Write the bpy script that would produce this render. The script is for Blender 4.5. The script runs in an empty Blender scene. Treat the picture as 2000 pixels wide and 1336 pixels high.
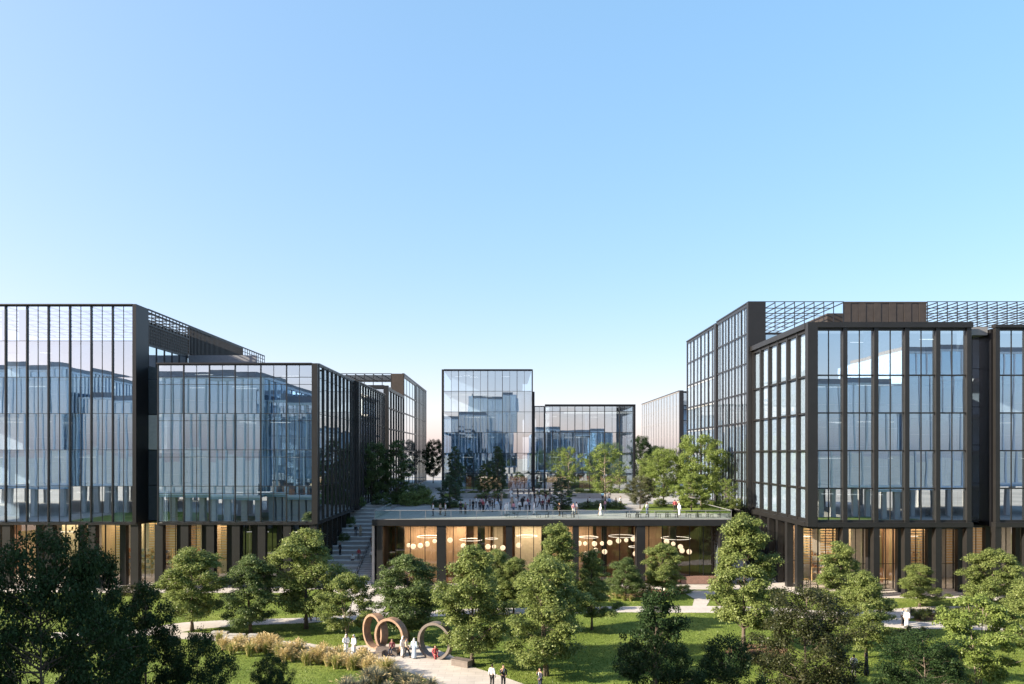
import bpy, math, random
import numpy as np
from mathutils import Vector, Matrix

S = bpy.context.scene
COL = S.collection
R = math.radians
PI = math.pi
FPX, CX, HY, CH = 1440.0, 988.0, 885.0, 17.5      # focal length in photo pixels, vanishing point, eye height
TZ = 8.75                                         # terrace level


def ground(px, py, z=0.0):
    Y = (CH - z) * FPX / (py - HY)
    return ((px - CX) * Y / FPX, Y)


# ------------------------------------------------------------------ materials
MATS = {}


def nodes(name):
    m = bpy.data.materials.new(name)
    m.use_nodes = True
    nt = m.node_tree
    b = nt.nodes['Principled BSDF']
    MATS[name] = m
    return m, nt, b


def ramp(nt, fac, stops):
    r = nt.nodes.new('ShaderNodeValToRGB')
    el = r.color_ramp.elements
    while len(el) < len(stops):
        el.new(0.5)
    for e, (p, c) in zip(el, stops):
        e.position = p
        e.color = (*c, 1)
    nt.links.new(fac, r.inputs[0])
    return r.outputs[0]


def noise(nt, scale, detail=4, vec=None, rough=0.55):
    n = nt.nodes.new('ShaderNodeTexNoise')
    n.inputs['Scale'].default_value = scale
    n.inputs['Detail'].default_value = detail
    n.inputs['Roughness'].default_value = rough
    if vec is not None:
        nt.links.new(vec, n.inputs['Vector'])
    return n.outputs[0]


def coords(nt, scale=(1, 1, 1), kind='Object'):
    t = nt.nodes.new('ShaderNodeTexCoord')
    mp = nt.nodes.new('ShaderNodeMapping')
    mp.inputs['Scale'].default_value = scale
    nt.links.new(t.outputs[kind], mp.inputs['Vector'])
    return mp.outputs[0]


def world_pos(nt, scale=(1, 1, 1)):
    g = nt.nodes.new('ShaderNodeNewGeometry')
    mp = nt.nodes.new('ShaderNodeMapping')
    mp.inputs['Scale'].default_value = scale
    nt.links.new(g.outputs['Position'], mp.inputs['Vector'])
    return mp.outputs[0]


def bump(nt, b, h, strength, dist=0.05):
    bp = nt.nodes.new('ShaderNodeBump')
    bp.inputs['Strength'].default_value = strength
    bp.inputs['Distance'].default_value = dist
    nt.links.new(h, bp.inputs['Height'])
    nt.links.new(bp.outputs[0], b.inputs['Normal'])


def simple(name, col, rough=0.6, metal=0.0, var=0.12, scale=3.0, bmp=0.0, spec=0.5):
    m, nt, b = nodes(name)
    c = Vector(col)
    f = noise(nt, scale, 5, world_pos(nt))
    nt.links.new(ramp(nt, f, [(0.25, c * (1 - var)), (0.75, c * (1 + var))]), b.inputs['Base Color'])
    b.inputs['Roughness'].default_value = rough
    b.inputs['Metallic'].default_value = metal
    b.inputs['Specular IOR Level'].default_value = spec
    if bmp:
        bump(nt, b, f, bmp)
    return m


def emit(name, col, strength):
    m, nt, b = nodes(name)
    b.inputs['Base Color'].default_value = (*[min(1, c) for c in col], 1)
    b.inputs['Emission Color'].default_value = (*col, 1)
    b.inputs['Emission Strength'].default_value = strength
    return m


def facade_glass(name, tint, refl_lo, refl_hi, refl_col=(0.95, 0.98, 1.0), wave=0.006, tilt=0.007):
    m, nt, b = nodes(name)
    nt.nodes.remove(b)
    out = nt.nodes['Material Output']
    tr = nt.nodes.new('ShaderNodeBsdfTransparent')
    tr.inputs[0].default_value = (*tint, 1)
    gl = nt.nodes.new('ShaderNodeBsdfGlossy')
    gl.inputs['Color'].default_value = (*refl_col, 1)
    gl.inputs['Roughness'].default_value = 0.0
    n = noise(nt, 0.55, 1, world_pos(nt, (1, 1, 0.35)))
    bp = nt.nodes.new('ShaderNodeBump')
    bp.inputs['Strength'].default_value = wave
    bp.inputs['Distance'].default_value = 0.3
    nt.links.new(n, bp.inputs['Height'])
    # every pane sits at its own very slight tilt
    oi = nt.nodes.new('ShaderNodeObjectInfo')
    wn = nt.nodes.new('ShaderNodeTexWhiteNoise')
    wn.noise_dimensions = '1D'
    nt.links.new(oi.outputs['Random'], wn.inputs['W'])
    sc = nt.nodes.new('ShaderNodeVectorMath')
    sc.operation = 'MULTIPLY_ADD'
    sc.inputs[1].default_value = (tilt, tilt, tilt)
    nt.links.new(wn.outputs['Color'], sc.inputs[0])
    off = nt.nodes.new('ShaderNodeVectorMath')
    off.operation = 'SUBTRACT'
    off.inputs[1].default_value = (tilt / 2, tilt / 2, tilt / 2)
    nt.links.new(bp.outputs[0], off.inputs[0])
    nt.links.new(off.outputs[0], sc.inputs[2])
    nz = nt.nodes.new('ShaderNodeVectorMath')
    nz.operation = 'NORMALIZE'
    nt.links.new(sc.outputs[0], nz.inputs[0])
    nt.links.new(nz.outputs[0], gl.inputs['Normal'])
    lw = nt.nodes.new('ShaderNodeLayerWeight')
    lw.inputs[0].default_value = 0.35
    mr = nt.nodes.new('ShaderNodeMapRange')
    nt.links.new(lw.outputs['Facing'], mr.inputs[0])
    mr.inputs[3].default_value = refl_lo
    mr.inputs[4].default_value = refl_hi
    mix = nt.nodes.new('ShaderNodeMixShader')
    nt.links.new(mr.outputs[0], mix.inputs[0])
    nt.links.new(tr.outputs[0], mix.inputs[1])
    nt.links.new(gl.outputs[0], mix.inputs[2])
    nt.links.new(mix.outputs[0], out.inputs[0])
    return m


def leaf_mat(name, lo, hi, trans=0.35, spec=0.25):
    m, nt, b = nodes(name)
    g = nt.nodes.new('ShaderNodeNewGeometry')
    oi = nt.nodes.new('ShaderNodeObjectInfo')
    f2 = noise(nt, 0.7, 2, world_pos(nt))
    mx = nt.nodes.new('ShaderNodeMath')
    mx.operation = 'MULTIPLY_ADD'
    mx.inputs[1].default_value = 0.55
    nt.links.new(g.outputs['Random Per Island'], mx.inputs[0])
    m2 = nt.nodes.new('ShaderNodeMath')
    m2.operation = 'MULTIPLY'
    m2.inputs[1].default_value = 0.5
    nt.links.new(f2, m2.inputs[0])
    nt.links.new(m2.outputs[0], mx.inputs[2])
    c = ramp(nt, mx.outputs[0], [(0.15, lo), (0.85, hi)])
    nt.links.new(c, b.inputs['Base Color'])
    b.inputs['Roughness'].default_value = 0.45
    b.inputs['Specular IOR Level'].default_value = spec
    t = nt.nodes.new('ShaderNodeBsdfTranslucent')
    nt.links.new(c, t.inputs[0])
    mix = nt.nodes.new('ShaderNodeMixShader')
    mix.inputs[0].default_value = trans
    nt.links.new(b.outputs[0], mix.inputs[1])
    nt.links.new(t.outputs[0], mix.inputs[2])
    nt.links.new(mix.outputs[0], nt.nodes['Material Output'].inputs[0])
    return m


def build_materials():
    simple('dark_metal', (0.020, 0.020, 0.022), 0.38, 0.3, 0.15, 1.2)
    simple('black_metal', (0.012, 0.012, 0.014), 0.4, 0.3)
    simple('brown_metal', (0.0175, 0.0172, 0.0175), 0.45, 0.3, 0.15, 1.0)
    simple('bronze_panel', (0.055, 0.044, 0.036), 0.5, 0.3, 0.2, 1.5)
    simple('grey_panel', (0.20, 0.20, 0.21), 0.6)
    simple('slate_panel', (0.07, 0.085, 0.10), 0.25)
    simple('coated_panel', (0.36, 0.52, 0.72), 0.5)
    simple('pale_blue_panel', (0.60, 0.68, 0.77), 0.5)
    simple('interior_pale', (0.55, 0.55, 0.54), 0.8)
    simple('interior_grey', (0.54, 0.62, 0.70), 0.8, 0, 0.3, 0.3)
    simple('interior_dark', (0.26, 0.33, 0.42), 0.8, 0, 0.3, 0.3)
    simple('cream_panel', (0.66, 0.60, 0.45), 0.7)
    simple('blind_fabric', (0.26, 0.33, 0.41), 0.9)
    simple('curtain_fabric', (0.66, 0.73, 0.80), 0.9)
    simple('concrete', (0.36, 0.35, 0.34), 0.85, 0, 0.12, 2.0, 0.15)
    simple('shaded_riser_stone', (0.33, 0.31, 0.30), 0.85, 0, 0.12, 1.5, 0.15)  # step stone darkened for the risers, shade between steps put into the colour
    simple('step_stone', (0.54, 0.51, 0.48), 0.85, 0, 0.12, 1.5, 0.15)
    simple('plinth_brick', (0.22, 0.13, 0.10), 0.85, 0, 0.3, 6)
    simple('corten', (0.26, 0.165, 0.11), 0.6, 0.1, 0.3, 3.0, 0.1)
    simple('grey_bronze', (0.16, 0.135, 0.12), 0.55, 0.2, 0.2, 3.0, 0.1)
    simple('bark', (0.11, 0.085, 0.065), 0.9, 0, 0.4, 8, 0.5)
    simple('pale_bark', (0.24, 0.19, 0.15), 0.9, 0, 0.3, 8, 0.5)
    simple('mulch', (0.17, 0.085, 0.05), 0.95, 0, 0.5, 12, 0.6)
    simple('rock', (0.42, 0.36, 0.31), 0.9, 0, 0.3, 4, 0.4)
    simple('far_ground', (0.33, 0.31, 0.28), 0.95, 0, 0.3, 0.05)
    simple('goods', (0.35, 0.16, 0.09), 0.7, 0, 0.6, 4)
    for n, c in dict(white_cloth=(0.68, 0.68, 0.67), black_cloth=(0.012, 0.012, 0.014), navy_cloth=(0.025, 0.03, 0.05),
                     grey_cloth=(0.15, 0.15, 0.16), beige_cloth=(0.45, 0.36, 0.26), red_cloth=(0.32, 0.05, 0.06),
                     maroon_cloth=(0.10, 0.02, 0.03), pink_cloth=(0.60, 0.30, 0.33), blue_cloth=(0.16, 0.33, 0.52),
                     pale_blue_cloth=(0.52, 0.62, 0.74), olive_cloth=(0.13, 0.13, 0.08), skin=(0.42, 0.25, 0.17),
                     hair=(0.015, 0.011, 0.009), shoe=(0.02, 0.018, 0.016), lip=(0.30, 0.12, 0.10), denim=(0.10, 0.15, 0.24)).items():
        simple(n, c, 0.8, 0, 0.1, 5)

    # wood with vertical grain
    for n, c1, c2 in (('wood', (0.42, 0.28, 0.17), (0.60, 0.44, 0.29)), ('slat_wood', (0.46, 0.32, 0.17), (0.62, 0.45, 0.26)),
                      ('dark_wood', (0.14, 0.075, 0.04), (0.22, 0.12, 0.07))):
        m, nt, b = nodes(n)
        f = noise(nt, 1.0, 6, world_pos(nt, (6, 6, 0.5)))
        nt.links.new(ramp(nt, f, [(0.3, c1), (0.7, c2)]), b.inputs['Base Color'])
        b.inputs['Roughness'].default_value = 0.55

    # paving with joints
    for n, c, sx, sy in (('paving', (0.46, 0.43, 0.40), 1.2, 0.6), ('terrace_stone', (0.33, 0.32, 0.31), 1.8, 0.9)):
        m, nt, b = nodes(n)
        br = nt.nodes.new('ShaderNodeTexBrick')
        br.inputs['Scale'].default_value = 1.0
        br.inputs['Brick Width'].default_value = sx
        br.inputs['Row Height'].default_value = sy
        br.inputs['Mortar Size'].default_value = 0.012
        cc = Vector(c)
        br.inputs['Color1'].default_value = (*(cc * 0.93), 1)
        br.inputs['Color2'].default_value = (*(cc * 1.06), 1)
        br.inputs['Mortar'].default_value = (*(cc * 0.6), 1)
        nt.links.new(world_pos(nt), br.inputs['Vector'])
        f = noise(nt, 0.6, 6, world_pos(nt))
        mxr = nt.nodes.new('ShaderNodeMix')
        mxr.data_type = 'RGBA'
        mxr.blend_type = 'MULTIPLY'
        mxr.inputs[0].default_value = 1.0
        nt.links.new(br.outputs[0], mxr.inputs[6])
        nt.links.new(ramp(nt, f, [(0.3, (0.86, 0.85, 0.84)), (0.7, (1.05, 1.04, 1.02))]), mxr.inputs[7])
        nt.links.new(mxr.outputs[2], b.inputs['Base Color'])
        b.inputs['Roughness'].default_value = 0.75

    # lawn
    m, nt, b = nodes('lawn')
    f1 = noise(nt, 0.22, 4, world_pos(nt))
    f2 = noise(nt, 5.0, 6, world_pos(nt, (1, 2.2, 1)), 0.7)
    mx = nt.nodes.new('ShaderNodeMath')
    mx.operation = 'MULTIPLY_ADD'
    mx.inputs[1].default_value = 0.5
    nt.links.new(f1, mx.inputs[0])
    h = nt.nodes.new('ShaderNodeMath')
    h.operation = 'MULTIPLY'
    h.inputs[1].default_value = 0.5
    nt.links.new(f2, h.inputs[0])
    nt.links.new(h.outputs[0], mx.inputs[2])
    nt.links.new(ramp(nt, mx.outputs[0], [(0.35, (0.068, 0.106, 0.018)), (0.5, (0.122, 0.168, 0.030)), (0.66, (0.200, 0.232, 0.055))]), b.inputs['Base Color'])
    b.inputs['Roughness'].default_value = 0.9
    b.inputs['Specular IOR Level'].default_value = 0.15
    bump(nt, b, f2, 0.6, 0.12)

    leaf_mat('blade', (0.08, 0.13, 0.02), (0.20, 0.25, 0.06), 0.3)
    leaf_mat('leaf_fresh', (0.085, 0.130, 0.028), (0.270, 0.315, 0.105), 0.42)
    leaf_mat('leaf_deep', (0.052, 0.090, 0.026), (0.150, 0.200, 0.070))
    leaf_mat('leaf_lime', (0.110, 0.165, 0.030), (0.270, 0.335, 0.095), 0.42)
    leaf_mat('leaf_olive', (0.060, 0.070, 0.035), (0.130, 0.135, 0.065))
    leaf_mat('leaf_blue', (0.045, 0.085, 0.040), (0.115, 0.165, 0.085))
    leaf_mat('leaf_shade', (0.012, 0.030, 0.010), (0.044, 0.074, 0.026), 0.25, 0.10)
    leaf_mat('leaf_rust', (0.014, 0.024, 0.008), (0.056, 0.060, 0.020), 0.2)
    leaf_mat('grass_straw', (0.46, 0.36, 0.17), (0.74, 0.62, 0.36), 0.3)
    leaf_mat('grass_green', (0.12, 0.17, 0.03), (0.28, 0.30, 0.08), 0.3)
    leaf_mat('grass_grey', (0.07, 0.09, 0.07), (0.17, 0.18, 0.14), 0.3)

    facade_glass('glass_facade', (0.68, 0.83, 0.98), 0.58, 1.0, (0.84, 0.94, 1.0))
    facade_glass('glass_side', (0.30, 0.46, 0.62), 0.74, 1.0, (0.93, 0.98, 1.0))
    facade_glass('glass_shop', (0.88, 0.84, 0.78), 0.09, 0.9)
    facade_glass('glass_far', (0.85, 0.92, 0.98), 0.62, 0.9, (0.70, 0.86, 1.0))
    facade_glass('glass_blind', (0.93, 0.96, 0.98), 0.16, 0.55, (0.95, 0.97, 1.0))
    facade_glass('glass_dark', (0.35, 0.38, 0.40), 0.12, 0.9)
    facade_glass('glass_rail', (0.88, 0.93, 0.91), 0.04, 0.6)
    emit('lamp_glow', (1.0, 0.80, 0.58), 0.46)
    emit('strip_glow', (1.0, 0.92, 0.80), 0.42)


build_materials()
M = MATS


# ------------------------------------------------------------------ mesh builder
class MB:
    def __init__(s):
        s.v, s.f, s.m, s.sm = [], [], [], []

    def poly(s, pts, mi=0, smooth=False):
        k = len(s.v)
        s.v += [tuple(p) for p in pts]
        s.f.append(tuple(range(k, k + len(pts))))
        s.m.append(mi)
        s.sm.append(smooth)
        return s

    def box(s, x0, x1, y0, y1, z0, z1, mi=0):
        k = len(s.v)
        s.v += [(x0, y0, z0), (x1, y0, z0), (x1, y1, z0), (x0, y1, z0), (x0, y0, z1), (x1, y0, z1), (x1, y1, z1), (x0, y1, z1)]
        for q in ((0, 3, 2, 1), (4, 5, 6, 7), (0, 1, 5, 4), (1, 2, 6, 5), (2, 3, 7, 6), (3, 0, 4, 7)):
            s.f.append(tuple(k + i for i in q))
            s.m.append(mi)
            s.sm.append(False)
        return s

    def tube(s, pts, rad, n=7, mi=0, cap=True):
        pts = [Vector(p) for p in pts]
        rings = []
        for i, p in enumerate(pts):
            a = pts[max(0, i - 1)]
            b = pts[min(len(pts) - 1, i + 1)]
            d = (b - a)
            d = d.normalized() if d.length > 1e-9 else Vector((0, 0, 1))
            u = d.cross(Vector((0.31, 0.95, 0.05)))
            if u.length < 1e-3:
                u = d.cross(Vector((1, 0, 0)))
            u.normalize()
            w = d.cross(u)
            r = rad[i] if isinstance(rad, (list, tuple)) else rad
            k = len(s.v)
            for j in range(n):
                t = 2 * PI * j / n
                s.v.append(tuple(p + u * (r * math.cos(t)) + w * (r * math.sin(t))))
            rings.append(k)
        for a, b in zip(rings, rings[1:]):
            for j in range(n):
                s.f.append((a + j, a + (j + 1) % n, b + (j + 1) % n, b + j))
                s.m.append(mi)
                s.sm.append(True)
        if cap:
            s.f.append(tuple(rings[0] + j for j in reversed(range(n))))
            s.f.append(tuple(rings[-1] + j for j in range(n)))
            s.m += [mi, mi]
            s.sm += [False, False]
        return s

    def loft(s, rings, mi=0, cap=True):
        """rings: (cx, cy, z, rx, ry)"""
        n = 20
        ks = []
        for (cx, cy, z, rx, ry) in rings:
            k = len(s.v)
            for j in range(n):
                t = 2 * PI * j / n
                s.v.append((cx + rx * math.cos(t), cy + ry * math.sin(t), z))
            ks.append(k)
        for a, b in zip(ks, ks[1:]):
            for j in range(n):
                s.f.append((a + j, a + (j + 1) % n, b + (j + 1) % n, b + j))
                s.m.append(mi)
                s.sm.append(True)
        if cap:
            s.f.append(tuple(ks[0] + j for j in reversed(range(n))))
            s.f.append(tuple(ks[-1] + j for j in range(n)))
            s.m += [mi, mi]
            s.sm += [False, True]
        return s

    def ball(s, c, rx, ry, rz, mi=0, nu=14, nv=9):
        rings = []
        for i in range(nv):
            t = PI * (i + 0.35) / (nv - 0.3)
            t = min(t, PI - 0.08)
            rings.append((c[0], c[1], c[2] - rz * math.cos(t), rx * math.sin(t), ry * math.sin(t)))
        return s.loft(rings, mi)

    def slab(s, pts, z0, z1, mi=0):
        """horizontal polygon with thickness, pts counter-clockwise or not"""
        area = sum(a[0] * b[1] - b[0] * a[1] for a, b in zip(pts, pts[1:] + pts[:1]))
        if area < 0:
            pts = pts[::-1]
        s.poly([(x, y, z1) for x, y in pts], mi)
        for a, b in zip(pts, pts[1:] + pts[:1]):
            s.poly([(a[0], a[1], z0), (b[0], b[1], z0), (b[0], b[1], z1), (a[0], a[1], z1)], mi)
        return s

    def mesh(s, name, mats, off=(0, 0, 0)):
        me = bpy.data.meshes.new(name)
        ox, oy, oz = off
        me.from_pydata([(x - ox, y - oy, z - oz) for x, y, z in s.v], [], s.f)
        for m in (mats if isinstance(mats, (list, tuple)) else [mats]):
            me.materials.append(M[m] if isinstance(m, str) else m)
        me.polygons.foreach_set('material_index', s.m)
        me.polygons.foreach_set('use_smooth', s.sm)
        me.update()
        return me


def props(o, label=None, cat=None, group=None, kind=None):
    for k, v in (('label', label), ('category', cat), ('group', group), ('kind', kind)):
        if v:
            o[k] = v
    return o


def link(name, me, parent=None, loc=(0, 0, 0), rz=0.0):
    o = bpy.data.objects.new(name, me)
    COL.objects.link(o)
    o.location = loc
    o.rotation_euler = (0, 0, rz)
    if parent is not None:
        o.parent = parent
    return o


def thing(name, label, cat, loc=(0, 0, 0), rz=0.0, group=None):
    o = link(name, None, None, loc, rz)
    o.empty_display_size = 0.3
    return props(o, label, cat, group)


def part(name, mb, mats, parent):
    """part given in world coordinates (parents are never rotated for these)"""
    return link(name, mb.mesh(name, mats, parent.location), parent)


def single(name, mb, mats, label, cat, loc, group=None, rz=0):
    o = link(name, mb.mesh(name, mats), None, loc, rz)
    return props(o, label, cat, group)


def struct(name, mb, mats):
    o = link(name, mb.mesh(name, mats))
    return props(o, kind='structure')


def dup(root, loc, rz=0.0, scale=None, label=None, group=None):
    r = root.copy()
    COL.objects.link(r)
    r.location = loc
    r.rotation_euler = (0, 0, rz)
    if scale is not None:
        r.scale = scale if isinstance(scale, (tuple, list)) else (scale,) * 3
    if label:
        r['label'] = label
    if group:
        r['group'] = group
    for ch in list(root.children):
        c = ch.copy()
        COL.objects.link(c)
        c.parent = r
        for g in list(ch.children):
            d = g.copy()
            COL.objects.link(d)
            d.parent = c
    return r


# ------------------------------------------------------------------ camera, world, sun
cam = bpy.data.cameras.new('camera')
cam.sensor_width = 36
cam.lens = FPX / 2000 * 36
cam.shift_x = (1000 - CX) / 2000
cam.shift_y = (HY - 668) / 2000
cam.clip_end = 6000
co = link('camera', cam, None, (0, 0, CH))
co.rotation_euler = (R(90), 0, 0)
S.camera = co

SUN_EL = R(24)
SUN_AZ = Vector((-0.96, -0.28)).normalized()
to_sun = Vector((SUN_AZ.x * math.cos(SUN_EL), SUN_AZ.y * math.cos(SUN_EL), math.sin(SUN_EL)))
sl = bpy.data.lights.new('sun', 'SUN')
sl.energy = 5.0
sl.angle = R(0.5)
sl.color = (1.0, 0.88, 0.70)
so = link('sun', sl, None, (-60, -60, 80))
so.rotation_euler = (-to_sun).to_track_quat('-Z', 'Y').to_euler()

w = bpy.data.worlds.new('World')
S.world = w
w.use_nodes = True
sky = w.node_tree.nodes.new('ShaderNodeTexSky')
sky.sky_type = 'NISHITA'
sky.sun_disc = False
sky.sun_elevation = SUN_EL
sky.sun_rotation = math.atan2(SUN_AZ.x, SUN_AZ.y)
sky.air_density = 0.9
sky.dust_density = 2.0
sky.ozone_density = 8.0
tint = w.node_tree.nodes.new('ShaderNodeMix')
tint.data_type = 'RGBA'
tint.blend_type = 'MULTIPLY'
tint.inputs[0].default_value = 1.0
tint.inputs[7].default_value = (2.72, 1.82, 1.52, 1)
gam = w.node_tree.nodes.new('ShaderNodeGamma')
gam.inputs['Gamma'].default_value = 0.40
hsv = w.node_tree.nodes.new('ShaderNodeHueSaturation')
hsv.inputs['Saturation'].default_value = 1.62
w.node_tree.links.new(sky.outputs[0], gam.inputs['Color'])
w.node_tree.links.new(gam.outputs[0], hsv.inputs['Color'])
w.node_tree.links.new(hsv.outputs[0], tint.inputs[6])
w.node_tree.links.new(tint.outputs[2], w.node_tree.nodes['Background'].inputs[0])
w.node_tree.nodes['Background'].inputs[1].default_value = 0.15
S.view_settings.view_transform = 'Standard'
S.view_settings.look = 'None'
S.view_settings.exposure = 1.6
S.view_settings.gamma = 1
S.cycles.use_denoising = True
S.cycles.max_bounces = 8
S.cycles.diffuse_bounces = 3
S.cycles.glossy_bounces = 4
S.cycles.transmission_bounces = 4
S.cycles.transparent_max_bounces = 12
S.cycles.sample_clamp_indirect = 6
S.cycles.caustics_reflective = False
S.cycles.caustics_refractive = False

# ------------------------------------------------------------------ facades
WCACHE = {}


def window_mesh(wd, ht, glass, frame, vm=1, hl=(), blur=0.05):
    """one glazed bay: pane, its thin mullions and transoms, in local x 0..wd, z 0..ht, outside is -y"""
    key = (round(wd, 3), round(ht, 3), glass, frame, vm, tuple(hl), blur)
    if key not in WCACHE:
        b = MB()
        b.poly([(0, 0, 0), (wd, 0, 0), (wd, 0, ht), (0, 0, ht)], 0)
        for i in range(vm):
            x = wd * (i + 1) / (vm + 1)
            b.box(x - blur / 2, x + blur / 2, -0.06, 0.05, 0, ht, 1)
        for z in [q for q in hl if q < ht - 0.1]:
            b.box(0.003, wd - 0.003, -0.045, 0.04, z - 0.03, z + 0.03, 1)
        WCACHE[key] = b.mesh('window', [glass, frame])
    return WCACHE[key]


FCACHE = {}


def bar_mesh(name, x0, x1, y0, y1, h, mat):
    key = (name, x0, x1, y0, y1, round(h, 3), mat)
    if key not in FCACHE:
        FCACHE[key] = MB().box(x0, x1, y0, y1, 0, h).mesh(name, mat)
    return FCACHE[key]


def facade(root, p0, ang, us, zs, fin=(0.2, 0.35), fin_mat='dark_metal', trans=(0.10, 0.08), glass='glass_facade',
           vm=1, hl=(), skip_fin=(), strip=False, fin_drop=0.0, mull=0.05, curtains=0.0, rng=None, fin_top=0.0, blinds=False):
    """windows, fins and transoms along a line; p0 is the start, us the bay edges measured from it, zs the floor lines"""
    d = Vector((math.cos(ang), math.sin(ang)))
    L = root.location

    def at(u, z, n=0.0):   # n = distance outside the glass
        ox, oy = math.sin(ang) * n, -math.cos(ang) * n
        return (p0[0] + d.x * u + ox - L.x, p0[1] + d.y * u + oy - L.y, z - L.z)

    levels = [(zs[0], zs[-1])] if strip else list(zip(zs, zs[1:]))
    for (u0, u1) in zip(us, us[1:]):
        for (z0, z1) in levels:
            extra = tuple(round(z - z0, 3) for z in zs[1:-1]) if strip else hl
            wo = link('window', window_mesh(u1 - u0, z1 - z0, glass, fin_mat, vm, extra, mull), root, at(u0, z0), ang)
            if rng and rng.random() < curtains:
                cw = (u1 - u0) * rng.choice((0.3, 0.48, 0.48, 0.95))
                uo = rng.choice((0.04, u1 - u0 - cw - 0.04))
                link('curtain', curtain_mesh(round(cw, 2), round(z1 - z0 - 0.5, 2)), wo, (uo, 0.45, 0.06))
    if blinds:
        for (u0, u1) in zip(us, us[1:]):
            link('curtain', curtain_mesh(round(u1 - u0 - 0.1, 2), round(zs[-1] - zs[0] - 0.4, 2), 'blind_fabric'), root, at(u0 + 0.05, zs[0] + 0.2, -0.22), ang)
    for i, u in enumerate(us):
        if i in skip_fin:
            continue
        link('fin', bar_mesh('fin', -fin[0] / 2, fin[0] / 2, -fin[1], 0.12, zs[-1] - zs[0] + fin_drop + fin_top, fin_mat), root,
             at(u, zs[0] - fin_drop), ang)
    if trans:
        for k, z in enumerate(zs):
            edge = k in (0, len(zs) - 1)
            if strip and not edge:
                continue
            h = trans[0] * (2.2 if edge else 1)
            dep = trans[1] * (1.3 if edge else 1)
            zz = z if k == 0 else (z - h if edge else z - h / 2)
            link('transom', bar_mesh('transom', us[0] + 0.004, us[-1] - 0.004, -dep, 0.09, h, fin_mat), root, at(0, zz), ang)


CCACHE = {}


def curtain_mesh(wd, ht, mat='curtain_fabric'):
    if (wd, ht, mat) not in CCACHE:
        b = MB()
        n = max(6, int(wd / 0.09))
        pts = [(wd * i / n, (0.06 if mat == 'curtain_fabric' else 0.02) * math.sin(i * 2.1)) for i in range(n + 1)]
        for (xa, ya), (xb, yb) in zip(pts, pts[1:]):
            b.poly([(xa, ya, 0), (xb, yb, 0), (xb, yb, ht), (xa, ya, ht)], 0)
        CCACHE[(wd, ht, mat)] = b.mesh('curtain', mat)
    return CCACHE[(wd, ht, mat)]


def lin(a, b, n):
    return [a + (b - a) * i / n for i in range(n + 1)]


def storeys(root, x0, x1, y0, y1, zs, core, lights=None, rng=None):
    """floor slabs and a core seen through the glass"""
    for k, z in enumerate(zs[:-1]):
        th = 0.42 if k else 0.30
        part('floor_slab', MB().box(x0, x1, y0, y1, z - th, z + 0.03), 'interior_pale', root)
    cx0, cx1, cy0, cy1 = core
    for z0, z1 in zip(zs, zs[1:]):
        b = MB().box(cx0, cx1, cy0, cy1, z0 + 0.034, z1 - 0.424, 0)
        part('core_wall', b, rng.choice(['interior_grey', 'interior_grey', 'interior_dark', 'interior_dark']) if rng else 'interior_grey', root)
    if lights and rng:
        for z in zs[1:]:
            for _ in range(lights):
                x = rng.uniform(x0 + 2, x1 - 4)
                y = rng.uniform(y0 + 2, min(y0 + 6, cy0 - 0.8))
                ln = rng.uniform(1.2, 2.4)
                part('ceiling_light', MB().box(x, x + ln, y, y + 0.14, z - 1.0, z - 0.93, 0), 'strip_glow', root)


def grid_frame(root, x0, x1, y0, y1, z0, z1, nx, ny, nz, mat='dark_metal', t=0.11):
    """open rooftop frame: posts and rails in the outer planes, a flat grid of beams on top"""
    b = MB()
    for x in lin(x0, x1, nx):
        b.box(x - t / 2, x + t / 2, y0, y0 + t, z0, z1)
    for z in lin(z0, z1, nz)[1:-1]:
        b.box(x0, x1, y0 + 0.013, y0 + t - 0.013, z - t / 2 + 0.02, z + t / 2 - 0.02)
    b.box(x0 - t / 2, x1 + t / 2, y0 - 0.01, y0 + t + 0.001, z1 - 0.002, z1 + t)
    part('screen_grid', b, mat, root)
    b = MB()
    for x in lin(x0, x1, nx):
        b.box(x - t / 2 + 0.008, x + t / 2 - 0.008, y0 + t + 0.003, y1, z1 - t * 1.6, z1 - 0.012)
    for y in lin(y0, y1, ny)[1:]:
        b.box(x0, x1, y - t / 2, y + t / 2, z1 - t * 1.4, z1 - 0.03)
    part('roof_beams', b, mat, root)


def side_grid(root, X, ya, yb, z0, z1, ny, nz, mat='dark_metal', t=0.10):
    b = MB()
    for y in lin(ya, yb, ny):
        b.box(X - t, X, y - t / 2, y + t / 2, z0, z1)
    for z in lin(z0, z1, nz):
        b.box(X - t + 0.012, X - 0.012, ya, yb, z - t / 2, z + t / 2)
    part('screen_grid', b, mat, root)


def box_part(root, name, mat, *xyz):
    return part(name, MB().box(*xyz), mat, root)


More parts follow.
